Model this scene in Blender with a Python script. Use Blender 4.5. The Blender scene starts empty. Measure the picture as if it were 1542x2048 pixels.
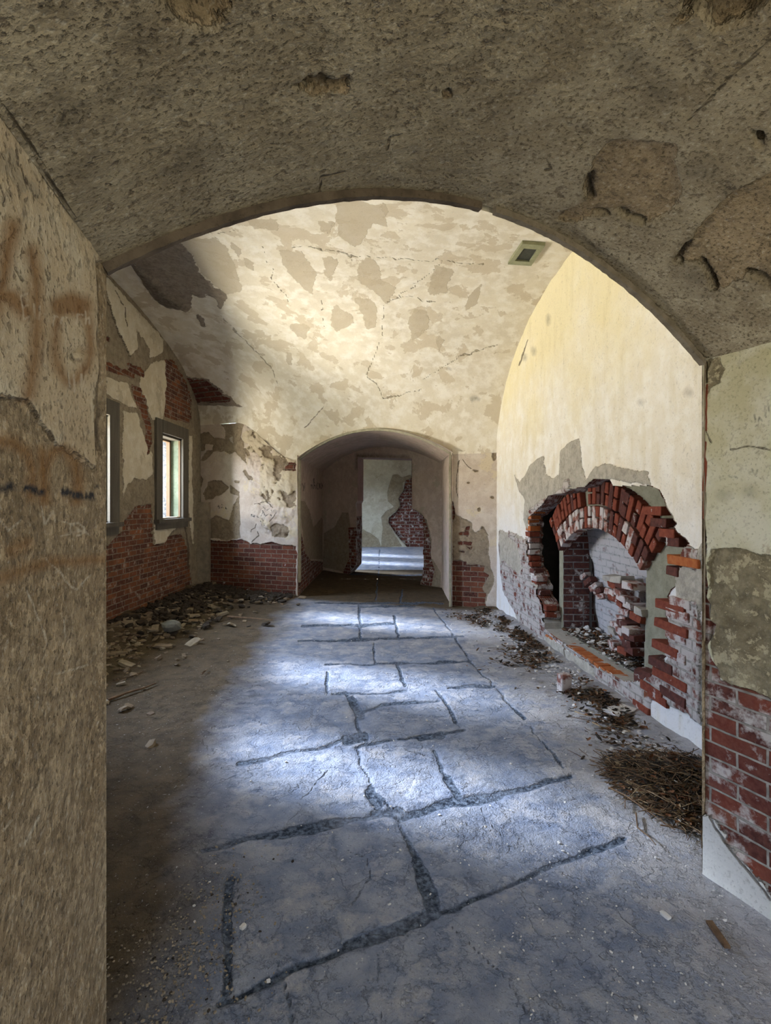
import bpy, bmesh, math, random
import numpy as np
from mathutils import Vector, Matrix
random.seed(7); RNG = np.random.default_rng(11)
SC = bpy.context.scene; COL = SC.collection
# ------------------------------------------------------------------ camera
F = 1037.0; CX = 771.0; HY = 1010.0; EYE = 1.5
cam = bpy.data.cameras.new('camera'); camo = bpy.data.objects.new('camera', cam); COL.objects.link(camo)
camo.location = (0, 0, EYE); camo.rotation_euler = (math.pi/2, 0, 0)
cam.sensor_fit = 'HORIZONTAL'; cam.sensor_width = 36; cam.lens = 36*F/1542; cam.shift_y = -(1024-HY)/1542
cam.clip_start = .02; SC.camera = camo
# ------------------------------------------------------------------ exposure, world, lamps
SC.view_settings.view_transform = 'Standard'; SC.view_settings.look = 'None'; SC.view_settings.gamma = 1
SC.view_settings.use_curve_mapping = False; SC.view_settings.exposure = 1.27
try: SC.cycles.diffuse_bounces = 5; SC.cycles.max_bounces = 7
except Exception: pass
WORLD_SKY = (.74, .84, 1.0); WORLD_GROUND = (.70, .61, .42); WORLD_STR = 1.75
w = bpy.data.worlds.new('daylight'); SC.world = w; w.use_nodes = True
nt = w.node_tree; bg = nt.nodes['Background']
tc = nt.nodes.new('ShaderNodeTexCoord'); sp = nt.nodes.new('ShaderNodeSeparateXYZ'); mrn = nt.nodes.new('ShaderNodeMapRange')
mixw = nt.nodes.new('ShaderNodeMix'); mixw.data_type = 'RGBA'
nt.links.new(tc.outputs['Generated'], sp.inputs[0]); nt.links.new(sp.outputs[2], mrn.inputs[0])
mrn.inputs[1].default_value = -.15; mrn.inputs[2].default_value = .15
nt.links.new(mrn.outputs[0], mixw.inputs['Factor'])
mixw.inputs[6].default_value = (*WORLD_GROUND, 1); mixw.inputs[7].default_value = (*WORLD_SKY, 1)
nt.links.new(mixw.outputs[2], bg.inputs[0]); bg.inputs[1].default_value = WORLD_STR

def area(name, loc, to, size, power, col, spread=180):
    l = bpy.data.lights.new(name, 'AREA'); l.shape = 'RECTANGLE'; l.size, l.size_y = size
    l.energy = power; l.color = col; l.spread = math.radians(spread)
    o = bpy.data.objects.new(name, l); COL.objects.link(o); o.location = loc
    o.rotation_euler = (Vector(to)-Vector(loc)).to_track_quat('-Z', 'Y').to_euler()
    return o
WIN_H = (1.31, 2.57)
WINS = [(3.95, 4.66), (5.41, 6.18), (7.65, 8.42)]
WINS3 = [(12.4, 13.15), (14.4, 15.15), (16.4, 17.15)]
SKY_P, GND_P = 420, 330
for (a, b), ks, kg in zip(WINS, (1.6, 1.2, .7), (1.45, 1.1, .42)):
    oy = .85 if a < 4.5 else 0
    m = (a+b)/2
    area('skylight_lamp', (-5.3, m+.1, 3.5), (-3.4, m, 1.7), (1.9, 1.8), SKY_P*ks, (.60, .74, 1.0))
    area('ground_bounce_lamp', (-5.0, m+oy, .95), (-3.4, m+oy*.2, 2.0), (2.2, 1.7), GND_P*kg, (1.0, .94, .80))
for (a, b) in WINS3:
    m = (a+b)/2
    area('skylight_lamp', (-5.3, m, 3.5), (-3.4, m, 1.6), (1.9, 1.8), 900, (.62, .76, 1.0))
    area('ground_bounce_lamp', (-5.0, m, .3), (-3.4, m, 2.2), (1.8, 1.2), 700, (1.0, .95, .74))
sun = bpy.data.lights.new('sun', 'SUN'); sun.energy = 8.5; sun.angle = math.radians(7); sun.color = (.74, .84, 1.0)
suno = bpy.data.objects.new('sun', sun); COL.objects.link(suno)
suno.rotation_euler = Vector((1, -.42, -.55)).to_track_quat('-Z', 'Y').to_euler()

# ------------------------------------------------------------------ numpy helpers
def _h(ix, iy, iz, s):
    n = (ix*374761393 + iy*668265263 + iz*2147483647 + s*974711) & 0xffffffff
    n = ((n ^ (n >> 13))*1274126177) & 0xffffffff
    return ((n ^ (n >> 16)) & 0xffff)/65535.0
def vnoise(P, s=0):
    P = np.asarray(P, float); i = np.floor(P).astype(np.int64); f = P-i; f = f*f*(3-2*f)
    r = 0
    for dx in (0, 1):
        wx = f[:, 0] if dx else 1-f[:, 0]
        for dy in (0, 1):
            wy = f[:, 1] if dy else 1-f[:, 1]
            for dz in (0, 1):
                wz = f[:, 2] if dz else 1-f[:, 2]
                r = r + wx*wy*wz*_h(i[:, 0]+dx, i[:, 1]+dy, i[:, 2]+dz, s)
    return r
def fbm(P, sc, o=4, s=0):
    r = 0; a = .5; t = 0
    for k in range(o):
        r = r+a*vnoise(P*sc, s+k*17); t += a; a *= .55; sc *= 2.1
    return r/t-.5
def pix(P):
    y = np.maximum(P[:, 1], .05)
    return CX+F*P[:, 0]/y, HY-F*(P[:, 2]-EYE)/y, P[:, 1]
def seg_dist(qx, qy, x0, y0, x1, y1):
    dx, dy = x1-x0, y1-y0; L = dx*dx+dy*dy+1e-9
    t = np.clip(((qx-x0)*dx+(qy-y0)*dy)/L, 0, 1)
    return np.hypot(qx-x0-t*dx, qy-y0-t*dy)
def poly_sdf(qx, qy, poly):
    d = np.full(len(qx), 1e9); ins = np.zeros(len(qx), bool); n = len(poly)
    for i in range(n):
        x0, y0 = poly[i]; x1, y1 = poly[(i+1) % n]
        d = np.minimum(d, seg_dist(qx, qy, x0, y0, x1, y1))
        c = ((y0 > qy) != (y1 > qy)) & (qx < (x1-x0)*(qy-y0)/((y1-y0) or 1e-9)+x0)
        ins ^= c
    return np.where(ins, d, -d)
class Field:
    """signed distances in metres of outlines given in photo pixels, carried onto surface points"""
    def __init__(self, P, warp=.012, wsc=9, seed=0):
        self.P = P; self.px, self.py, self.dep = pix(P); self.ok = P[:, 1] > .3
        k = F/np.maximum(self.dep, .3)
        self.k = k
        self.qx = self.px+fbm(P, wsc, 4, seed+1)*warp*2*k
        self.qy = self.py+fbm(P, wsc, 4, seed+5)*warp*2*k
    def polys(self, polys):
        r = np.full(len(self.P), -1.0)
        for p in polys:
            a = np.array(p, float); m = (self.qx > a[:, 0].min()-140) & (self.qx < a[:, 0].max()+140) & (self.qy > a[:, 1].min()-140) & (self.qy < a[:, 1].max()+140) & self.ok
            if m.any(): r[m] = np.maximum(r[m], poly_sdf(self.qx[m], self.qy[m], p)/self.k[m])
        return r
    def lines(self, lines):   # each: (radius_px, [(x,y)...]) -> metres inside stroke
        r = np.full(len(self.P), -1.0)
        for rad, p in lines:
            for (x0, y0), (x1, y1) in zip(p[:-1], p[1:]):
                m = (self.qx > min(x0, x1)-60) & (self.qx < max(x0, x1)+60) & (self.qy > min(y0, y1)-60) & (self.qy < max(y0, y1)+60) & self.ok
                if m.any(): r[m] = np.maximum(r[m], (rad-seg_dist(self.qx[m], self.qy[m], x0, y0, x1, y1))/self.k[m])
        return r
def ell(cx, cy, rx, ry, n=14, a0=0, a1=360):
    return [(cx+rx*math.cos(math.radians(a0+(a1-a0)*i/n)), cy+ry*math.sin(math.radians(a0+(a1-a0)*i/n))) for i in range(n+1 if a1-a0 < 360 else n)]
sstep = lambda x: (lambda t: t*t*(3-2*t))(np.clip(x, 0, 1))

def new_obj(name, me, mat, parent=None, kind=None, **props):
    o = bpy.data.objects.new(name, me); COL.objects.link(o)
    if mat: me.materials.append(mat)
    if parent: o.parent = parent
    if kind: o['kind'] = kind
    for k, v in props.items(): o[k] = v
    return o
def grid(name, U, V, fn, mat, attrs=None, keep=None, flip=False, parent=None, kind='structure', uvfn=None, smooth=True, **props):
    """fn(u,v)->Nx3 ; attrs(P,u,v)->dict incl. optional 'disp' (metres along normal) ; keep(uc,vc)->bool per cell"""
    U = np.asarray(U, float); V = np.asarray(V, float); nu, nv = len(U), len(V)
    uu, vv = np.meshgrid(U, V, indexing='ij'); u = uu.ravel(); v = vv.ravel()
    P = fn(u, v); G = P.reshape(nu, nv, 3)
    du = np.gradient(G, axis=0); dv = np.gradient(G, axis=1)
    N = np.cross(du, dv); N /= np.linalg.norm(N, axis=2, keepdims=True)+1e-12; N = N.reshape(-1, 3)
    if flip: N = -N
    at = attrs(P, u, v) if attrs else {}
    disp = at.pop('disp', None)
    Q = P if disp is None else P+N*disp[:, None]
    i, j = np.meshgrid(np.arange(nu-1), np.arange(nv-1), indexing='ij'); i = i.ravel(); j = j.ravel()
    a = i*nv+j; quads = np.stack([a, a+nv, a+nv+1, a+1], 1)
    if flip: quads = quads[:, ::-1]
    if keep is not None:
        k = keep((U[i]+U[i+1])/2, (V[j]+V[j+1])/2, P[a]*.5+P[a+nv+1]*.5); quads = quads[k]
    used = np.zeros(len(Q), bool); used[quads.ravel()] = True
    idx = np.cumsum(used)-1; quads = idx[quads]; Q = Q[used]
    me = bpy.data.meshes.new(name); nf = len(quads)
    me.vertices.add(len(Q)); me.vertices.foreach_set('co', Q.ravel())
    me.loops.add(nf*4); me.loops.foreach_set('vertex_index', quads.ravel().astype(np.int32))
    me.polygons.add(nf); me.polygons.foreach_set('loop_start', np.arange(0, nf*4, 4, dtype=np.int32))
    me.polygons.foreach_set('loop_total', np.full(nf, 4, np.int32))
    me.update(calc_edges=True)
    uu_, vv_ = (u, v) if uvfn is None else uvfn(P, u, v)
    uv = np.stack([uu_[used], vv_[used]], 1)[quads.ravel()]
    me.uv_layers.new(name='UVMap').data.foreach_set('uv', uv.ravel())
    for k, val in at.items():
        A = me.attributes.new(k, 'FLOAT', 'POINT'); A.data.foreach_set('value', val[used].astype(np.float32))
    if smooth: me.polygons.foreach_set('use_smooth', np.ones(nf, bool))
    me.validate(); me.update()
    return new_obj(name, me, mat, parent, kind, **props)
def span(a, b, step, extra=()):
    n = max(2, int(round(abs(b-a)/step))+1); s = np.linspace(a, b, n)
    ex = [e for e in extra if min(a, b) < e < max(a, b)]
    for e in ex: s = s[np.abs(s-e) > abs(step)*.45]
    s = np.unique(np.concatenate([s, ex])) if ex else s
    return s if b > a else s[::-1] if s[0] < s[-1] else s

fine = lambda a, m, st, b: np.concatenate([span(a, m, st), np.linspace(m, b, 22)[1:]])
# ------------------------------------------------------------------ materials
class M:
    def __init__(s, name, rough=.9):
        s.m = bpy.data.materials.new(name); s.m.use_nodes = True; s.t = s.m.node_tree
        s.b = s.t.nodes['Principled BSDF']; s.b.inputs['Roughness'].default_value = rough
        s.b.inputs['Specular IOR Level'].default_value = .25
        s.tc = s.t.nodes.new('ShaderNodeTexCoord'); s.P = s.tc.outputs['Object']; s.UV = s.tc.outputs['UV']
    def put(s, i, v):
        if isinstance(v, bpy.types.NodeSocket): s.t.links.new(v, i)
        elif isinstance(v, tuple) and len(v) == 3 and i.type == 'RGBA': i.default_value = (*v, 1)
        else: i.default_value = v
    def noise(s, sc, det=4, ro=.55, vec=None, dist=0):
        n = s.t.nodes.new('ShaderNodeTexNoise'); s.put(n.inputs['Vector'], vec or s.P)
        n.inputs['Scale'].default_value = sc; n.inputs['Detail'].default_value = det; n.inputs['Roughness'].default_value = ro
        n.inputs['Distortion'].default_value = dist; return n.outputs['Fac']
    def voro(s, sc, vec=None, feat='F1', out='Distance'):
        n = s.t.nodes.new('ShaderNodeTexVoronoi'); n.feature = feat; s.put(n.inputs['Vector'], vec or s.P); n.inputs['Scale'].default_value = sc
        return n.outputs[out]
    def mr(s, v, a, b, c=0., d=1.):
        n = s.t.nodes.new('ShaderNodeMapRange'); s.put(n.inputs[0], v)
        for k, x in enumerate((a, b, c, d)): n.inputs[k+1].default_value = x
        return n.outputs[0]
    def ma(s, op, a, b=0.):
        n = s.t.nodes.new('ShaderNodeMath'); n.operation = op; s.put(n.inputs[0], a); s.put(n.inputs[1], b); return n.outputs[0]
    def mix(s, f, a, b, mode='MIX'):
        n = s.t.nodes.new('ShaderNodeMix'); n.data_type = 'RGBA'; n.blend_type = mode
        s.put(n.inputs[0], f); s.put(n.inputs[6], a); s.put(n.inputs[7], b); return n.outputs[2]
    def attr(s, name):
        n = s.t.nodes.new('ShaderNodeAttribute'); n.attribute_name = name; return n.outputs['Fac']
    def scale(s, v, xyz):
        n = s.t.nodes.new('ShaderNodeMapping'); s.put(n.inputs[0], v); n.inputs['Scale'].default_value = xyz; return n.outputs[0]
    def warp(s, vec, sc, amt):
        n = s.t.nodes.new('ShaderNodeTexNoise'); s.put(n.inputs['Vector'], s.P); n.inputs['Scale'].default_value = sc
        v = s.t.nodes.new('ShaderNodeVectorMath'); v.operation = 'SUBTRACT'; s.put(v.inputs[0], n.outputs['Color']); v.inputs[1].default_value = (.5, .5, .5)
        q = s.t.nodes.new('ShaderNodeVectorMath'); q.operation = 'SCALE'; s.put(q.inputs[0], v.outputs[0]); q.inputs['Scale'].default_value = amt
        a = s.t.nodes.new('ShaderNodeVectorMath'); a.operation = 'ADD'; s.put(a.inputs[0], vec); s.put(a.inputs[1], q.outputs[0]); return a.outputs[0]
    def ramp(s, v, stops):
        n = s.t.nodes.new('ShaderNodeValToRGB'); s.put(n.inputs[0], v); e = n.color_ramp.elements
        for k, (p, c) in enumerate(stops):
            x = e[k] if k < 2 else e.new(p); x.position = p; x.color = (*c, 1)
        return n.outputs[0]
    def done(s, col, height=None, strength=.8, dist=.01):
        s.put(s.b.inputs['Base Color'], col)
        if height is not None:
            n = s.t.nodes.new('ShaderNodeBump'); n.inputs['Strength'].default_value = strength; n.inputs['Distance'].default_value = dist
            s.put(n.inputs['Height'], height); s.t.links.new(n.outputs[0], s.b.inputs['Normal'])
        return s.m
BR_STD = [(0, (.055, .016, .012)), (.35, (.12, .026, .017)), (.65, (.19, .045, .024)), (.85, (.10, .035, .03)), (1, (.27, .085, .032))]
def brick_nodes(s, ramp=BR_STD, mortar=(.36, .33, .28), white=.45, whitecol=(.62, .60, .60), bw=.208, rh=.069, warp=.008, mort=.007):
    vec = s.warp(s.UV, 7, warp)
    b = s.t.nodes.new('ShaderNodeTexBrick'); s.put(b.inputs['Vector'], vec)
    b.inputs['Scale'].default_value = 1; b.inputs['Brick Width'].default_value = bw; b.inputs['Row Height'].default_value = rh
    b.inputs['Mortar Size'].default_value = mort; b.inputs['Mortar Smooth'].default_value = .25; b.inputs['Bias'].default_value = 0
    b.inputs['Color1'].default_value = (0, 0, 0, 1); b.inputs['Color2'].default_value = (1, 1, 1, 1); b.inputs['Mortar'].default_value = (.5, .5, .5, 1)
    col = s.ramp(b.outputs['Color'], ramp)
    col = s.mix(s.mr(s.noise(40, 3), .35, .75, 0, .5), col, (.30, .12, .08))
    col = s.mix(s.mr(s.noise(5, 3), .3, .7, 0, .5), col, (.05, .02, .017))
    wf = s.mr(s.noise(9, 6, .65), .62-white*.25, .70-white*.2)
    col = s.mix(s.ma('MULTIPLY', wf, .85), col, whitecol)
    mf = s.ma('MULTIPLY', b.outputs['Fac'], 1.0)
    mcol = s.mix(s.mr(s.noise(25, 4), .35, .65), mortar, tuple(c*.55 for c in mortar))
    col = s.mix(mf, col, mcol)
    h = s.ma('SUBTRACT', s.ma('MULTIPLY', s.noise(60, 4), .25), s.ma('MULTIPLY', mf, s.mr(s.noise(6, 3), .35, .65, .35, 1.0)))
    return col, h
def wall_mat(name, p=((.60, .53, .40), (.50, .42, .30), (.70, .66, .58)), coat=((.26, .21, .15), (.38, .33, .25)), speck=.5, pits=90,
             brick={}, paint=(.24, .125, .045), peel=.25, peelcol=(.44, .38, .28), bumpn=.5, low=None, lowz=(.8, 2.0), drip=.0, dripcol=(.42, .33, .15), hi=None, hiz=(2.2, 3.2), chunk=.25, chunksc=13, crackcol=(.10, .075, .05)):
    s = M(name)
    n1 = s.noise(1.6, 5, .6); n2 = s.noise(7, 5, .6); n3 = s.noise(pits, 3, .6); n4 = s.noise(26, 4, .6)
    pc = s.mix(s.mr(n1, .35, .65), p[0], p[1]); pc = s.mix(s.mr(n2, .45, .62, 0, .8), pc, p[2])
    if low or hi:
        z = s.t.nodes.new('ShaderNodeSeparateXYZ'); s.put(z.inputs[0], s.P)
        zz = s.ma('ADD', z.outputs[2], s.mr(n1, .3, .7, -.5, .5))
        if low: pc = s.mix(s.mr(zz, lowz[0], lowz[1], .9, 0), pc, low)
        if hi: pc = s.mix(s.mr(zz, hiz[0], hiz[1], 0, .85), pc, hi)
    if drip:
        dn = s.noise(3.2, 5, .6, s.scale(s.P, (2.2, 2.2, .45)))
        pc = s.mix(s.mr(dn, .52, .68, 0, drip), pc, dripcol)
    pk = s.mr(s.noise(2.7, 8, .62, dist=.3), .60-peel*.14, .612-peel*.14)
    pk = s.ma('MULTIPLY', pk, .75)
    pc = s.mix(pk, pc, peelcol)
    tan = s.mr(s.ma('ADD', s.attr('tan'), s.mr(n4, 0, 1, -.02, .02)), -.002, .002)
    pc = s.mix(s.ma('MULTIPLY', tan, .8), pc, tuple(c*.86 for c in peelcol))
    cc = s.mix(s.mr(n2, .35, .65), coat[0], coat[1]); cc = s.mix(s.mr(n4, .42, .62, 0, .6), cc, tuple(c*.55 for c in coat[0])); cc = s.mix(s.mr(s.noise(chunksc, 6, .72), .53, .58, 0, chunk), cc, tuple(min(1, c*1.5) for c in coat[1]))
    bc, bh = brick_nodes(s, **brick)
    jit = s.ma('ADD', s.mr(s.noise(55, 4, .7), 0, 1, -.007, .007), s.ma('ADD', s.mr(n4, 0, 1, -.014, .014), s.mr(n2, 0, 1, -.016, .016)))
    cm = s.mr(s.ma('ADD', s.attr('coat'), jit), -.0015, .0015)
    bm = s.mr(s.ma('ADD', s.attr('brick'), jit), -.002, .002)
    col = s.mix(cm, pc, cc)
    # speckled pits
    pit = s.mr(n3, .56, .68, 0, speck); col = s.mix(s.ma('MULTIPLY', pit, s.mr(s.noise(3, 3), .35, .6, .35, 1)), col, (.10, .08, .055))
    big = s.mr(s.noise(pits*.35, 3, .6), .60, .70, 0, speck*.8); col = s.mix(big, col, (.13, .10, .07))
    col = s.mix(s.mr(n3, .30, .42, .35*speck, 0), col, (.75, .72, .62))
    col = s.mix(bm, col, bc)
    # smears with painted recess shade, paint, marks, cracks
    col = s.mix(s.ma('MULTIPLY', s.mr(s.attr('stain'), -.03, .05), s.mr(n4, .3, .7, .45, .95)), col, (.075, .062, .048))
    col = s.mix(s.ma('MULTIPLY', s.mr(s.attr('paint'), -.012, .008), s.mr(n2, .25, .7, .65, 1)), col, paint)
    col = s.mix(s.ma('MULTIPLY', s.mr(s.attr('mark'), -.004, .004), s.mr(n4, .42, .56)), col, (.03, .03, .035))
    cr = s.mr(s.ma('ADD', s.attr('crack'), s.mr(n4, 0, 1, -.004, .004)), -.002, .002)
    col = s.mix(s.ma('MULTIPLY', cr, .8), col, crackcol)
    col = s.mix(s.ma('MULTIPLY', s.mr(s.attr('scratch'), -.0015, .0015), s.mr(n4, .35, .5, .15, .55)), col, (.72, .67, .56))
    rr = s.mr(s.attr('red'), -.002, .002); col = s.mix(rr, col, (.22, .06, .03))
    h = s.ma('ADD', s.ma('MULTIPLY', n3, .28*bumpn), s.ma('ADD', s.ma('MULTIPLY', n4, .5*bumpn), s.ma('MULTIPLY', n2, .5*bumpn)))
    h = s.ma('SUBTRACT', h, s.ma('MULTIPLY', s.ma('ADD', pit, big), .4))
    h = s.ma('SUBTRACT', h, s.ma('MULTIPLY', pk, .10))
    h = s.ma('SUBTRACT', h, s.ma('MULTIPLY', tan, .12))
    h = s.ma('SUBTRACT', h, s.ma('MULTIPLY', cr, 1.0))
    h = s.ma('ADD', h, s.ma('MULTIPLY', cm, s.ma('SUBTRACT', s.ma('MULTIPLY', s.noise(16, 5, .65), 1.6), 1.5)))
    h = s.ma('ADD', s.ma('MULTIPLY', h, s.ma('SUBTRACT', 1.0, bm)), s.ma('MULTIPLY', bm, s.ma('SUBTRACT', bh, 1.3)))
    return s.done(col, h, 1.0, .012)
def simple_mat(name, c1, c2, sc=8, rough=.85, bump=.5, streak=None, dist=.004, metallic=0):
    s = M(name, rough); v = s.scale(s.P, streak) if streak else s.P
    n = s.noise(sc, 5, .6, v); col = s.mix(s.mr(n, .35, .65), c1, c2); s.b.inputs['Metallic'].default_value = metallic
    col = s.mix(s.mr(s.noise(sc*6, 3, .6), .58, .7, 0, .5), col, tuple(c*.4 for c in c1))
    return s.done(col, s.ma('ADD', n, s.ma('MULTIPLY', s.noise(sc*8, 3), .5)), bump, dist)

MAT = {}
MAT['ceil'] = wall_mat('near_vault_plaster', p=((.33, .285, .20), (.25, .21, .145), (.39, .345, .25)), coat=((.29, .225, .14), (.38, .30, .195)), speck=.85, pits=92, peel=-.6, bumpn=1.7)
MAT['left'] = wall_mat('near_left_plaster', p=((.56, .47, .33), (.46, .37, .25), (.62, .56, .43)), coat=((.27, .20, .12), (.38, .30, .195)), chunk=.5, chunksc=38, speck=.75, pits=80, peel=-.2, bumpn=1.3)
MAT['rightnear'] = wall_mat('near_right_plaster', p=((.55, .53, .38), (.46, .43, .27), (.64, .63, .52)), coat=((.17, .14, .085), (.33, .29, .19)), speck=.3, peel=-.1,
    chunk=.8, brick=dict(white=.5, whitecol=(.52, .48, .45), mortar=(.36, .33, .29), rh=.0615, bw=.2, mort=.005), bumpn=.6, low=(.56, .55, .53), lowz=(.3, .9))
MAT['right'] = wall_mat('fireplace_wall_plaster', p=((.82, .78, .69), (.76, .71, .60), (.87, .85, .79)), coat=((.42, .39, .33), (.52, .49, .42)), speck=.22, peel=-.9,
    brick=dict(white=.95, whitecol=(.55, .52, .49), mortar=(.44, .41, .37)), bumpn=.45, drip=.3, dripcol=(.60, .51, .28), hi=(.80, .71, .44), hiz=(2.2, 3.4), low=(.80, .79, .78))
MAT['far'] = wall_mat('far_wall_plaster', p=((.58, .49, .41), (.50, .42, .34), (.64, .57, .49)), coat=((.26, .20, .14), (.36, .29, .20)), speck=.25, peel=.1, peelcol=(.62, .53, .37),
    brick=dict(white=-.1, mortar=(.25, .20, .15), rh=.075, bw=.22, ramp=[(0, (.045, .016, .010)), (.4, (.10, .028, .016)), (.7, (.15, .045, .022)), (1, (.20, .07, .03))]), bumpn=.6)
MAT['leftfar'] = wall_mat('window_wall_plaster', p=((.62, .56, .43), (.55, .48, .35), (.68, .63, .52)), coat=((.25, .205, .14), (.34, .285, .205)), speck=.25, peel=.0,
    brick=dict(white=.25, whitecol=(.36, .31, .26), mortar=(.27, .22, .17), ramp=[(0, (.06, .024, .015)), (.4, (.13, .042, .02)), (.7, (.20, .07, .027)), (1, (.28, .11, .04))]), bumpn=.7)
MAT['vault'] = wall_mat('vault_plaster', p=((.72, .66, .53), (.64, .58, .46), (.80, .76, .67)), coat=((.25, .20, .15), (.33, .28, .22)), speck=.12, peel=.35,
    peelcol=(.54, .46, .33), bumpn=.3, crackcol=(.30, .25, .17), brick=dict(white=.0, mortar=(.20, .16, .12)))
MAT['pass'] = wall_mat('passage_plaster', p=((.56, .44, .36), (.47, .37, .29), (.62, .51, .42)), coat=((.33, .265, .19), (.38, .32, .24)), speck=.3, peel=.1, brick=dict(white=.3), bumpn=.6)
MAT['room3'] = wall_mat('end_room_plaster', p=((.56, .52, .41), (.46, .42, .31), (.64, .61, .50)), coat=((.33, .27, .18), (.42, .36, .26)), speck=.25, peel=0, brick=dict(white=.35), bumpn=.6)
s = M('brickwork'); c, h = brick_nodes(s, white=.6); MAT['brick'] = s.done(c, h, 1, .012)
s = M('firebox_brick'); c, h = brick_nodes(s, ramp=[(0, (.05, .03, .035)), (.5, (.09, .035, .035)), (.8, (.14, .05, .045)), (1, (.07, .05, .055))], mortar=(.30, .29, .29), white=.25); MAT['firebox'] = s.done(c, h, 1, .012)
s = M('firebox_pale'); c, h = brick_nodes(s, white=1.35, whitecol=(.55, .55, .56), mortar=(.5, .5, .5)); MAT['pale'] = s.done(c, h, 1, .014)
MAT['render'] = simple_mat('grey_render', (.23, .225, .165), (.31, .30, .23), 14)
MAT['wood_dark'] = simple_mat('painted_wood', (.085, .075, .06), (.125, .11, .088), 12, .7, .4, (1, 1, .15))
MAT['wood_brown'] = simple_mat('brown_wood', (.16, .10, .06), (.23, .15, .09), 12, .75, .4, (1, 1, .15))
MAT['bead'] = simple_mat('arch_strip_wood', (.075, .058, .042), (.14, .11, .08), 16, .8, .6)
MAT['bead2'] = simple_mat('corner_strip', (.30, .28, .20), (.42, .38, .28), 16, .7, .5)
MAT['granite'] = simple_mat('rough_granite', (.055, .055, .055), (.20, .20, .20), 30, .9, 1.2, None, .02)
MAT['reveal'] = simple_mat('reveal_plaster', (.16, .19, .13), (.24, .27, .20), 6)
MAT['ventframe'] = simple_mat('vent_frame_paint', (.24, .25, .15), (.32, .32, .20), 20, .6)
MAT['ventdark'] = simple_mat('vent_grille', (.035, .04, .035), (.055, .06, .05), 40, .5)
MAT['chip'] = simple_mat('plaster_chip', (.20, .165, .12), (.31, .26, .19), 12)
MAT['chipdark'] = simple_mat('dirty_chip', (.14, .10, .07), (.22, .17, .11), 12)
MAT['palechip'] = simple_mat('pale_chip', (.52, .50, .47), (.62, .60, .57), 12)
MAT['stone'] = simple_mat('grey_stone', (.13, .13, .115), (.19, .19, .17), 10)
MAT['twig'] = simple_mat('dry_twig', (.085, .05, .028), (.17, .105, .058), 20, .8)
MAT['straw'] = simple_mat('pale_stalk', (.26, .18, .10), (.36, .27, .16), 20, .8)
MAT['leaf'] = simple_mat('dead_leaf', (.13, .055, .025), (.24, .11, .05), 20, .8)
MAT['blackdirt'] = simple_mat('black_dirt', (.022, .017, .013), (.055, .042, .03), 20)
MAT['void'] = simple_mat('soot', (.02, .018, .016), (.035, .03, .027), 10)  # near-black colour for the gap beside the arch and the throat
def loose_brick_mat(name, a, b, white):
    s = M(name); n = s.noise(30, 4); col = s.mix(s.mr(n, .35, .65), a, b)
    col = s.mix(s.mr(s.noise(11, 5, .65), .66-white*.3, .72-white*.25, 0, .85), col, (.58, .55, .53))
    return s.done(col, s.ma('ADD', n, s.noise(90, 3)), .8, .004)
MAT['b_red'] = loose_brick_mat('red_brick', (.17, .04, .024), (.24, .065, .036), .1)
MAT['b_dark'] = loose_brick_mat('dark_brick', (.075, .03, .025), (.13, .045, .035), .2)
MAT['b_orange'] = loose_brick_mat('orange_brick', (.36, .10, .03), (.44, .15, .05), .0)
MAT['b_white'] = loose_brick_mat('whitewashed_brick', (.20, .08, .06), (.28, .12, .09), .75)
MAT['mortar'] = simple_mat('old_mortar', (.36, .34, .30), (.46, .43, .38), 22, .95, 1.0)

# floor
s = M('flagstone_floor', .85); s.b.inputs['Specular IOR Level'].default_value = .08
n1 = s.noise(1.3, 5, .6); n2 = s.noise(8, 5, .62); n3 = s.noise(45, 4, .65); n5 = s.noise(130, 3, .6)
slate = s.mix(s.mr(n2, .35, .65), (.15, .178, .245), (.27, .29, .34))
dust = s.mix(s.mr(n2, .35, .65), (.40, .395, .41), (.31, .305, .315))
dm = s.mr(s.ma('ADD', s.noise(5.0, 10, .72), s.mr(s.attr('dusty'), -.5, .5, -.10, .12)), .42, .58)
col = s.mix(dm, slate, dust)
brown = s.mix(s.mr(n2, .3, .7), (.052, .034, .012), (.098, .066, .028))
col = s.mix(s.ma('MULTIPLY', s.mr(s.ma('ADD', s.attr('dirt'), s.mr(n1, .3, .7, -.15, .15)), -.25, .25), .92), col, brown)  # brown dirt, with the window-side shade painted into the albedo
col = s.mix(s.mr(n5, .60, .72, 0, .6), col, (.07, .065, .07))
col = s.mix(s.mr(s.noise(70, 3), .66, .74, 0, .55), col, (.58, .57, .56))
jm = s.mr(s.ma('ADD', s.attr('joint'), s.ma('ADD', s.mr(n3, 0, 1, -.011, .011), s.mr(s.noise(3.5, 3), .3, .7, -.005, .006))), -.003, .003)
jc = s.mix(s.mr(n3, .40, .62), (.022, .03, .046), (.13, .16, .21))
col = s.mix(s.ma('MULTIPLY', jm, s.mr(s.noise(2.3, 4), .35, .5, .65, 1)), col, jc)
cr = s.mr(s.ma('ADD', s.attr('crack'), s.mr(n3, 0, 1, -.004, .004)), -.002, .002)
col = s.mix(s.ma('MULTIPLY', cr, .7), col, (.05, .055, .065))
h = s.ma('ADD', s.ma('MULTIPLY', n2, 1.3), s.ma('ADD', s.ma('MULTIPLY', n3, .8), s.ma('MULTIPLY', n5, .45)))
terr = s.ma('ADD', s.ma('MULTIPLY', s.mr(s.noise(2.2, 7, .6), .52, .53), .7), s.ma('MULTIPLY', s.mr(s.noise(5, 8, .68), .50, .515), .5))
h = s.ma('SUBTRACT', s.ma('ADD', h, terr), s.ma('ADD', s.ma('MULTIPLY', jm, 1.0), s.ma('MULTIPLY', cr, .8)))
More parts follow.
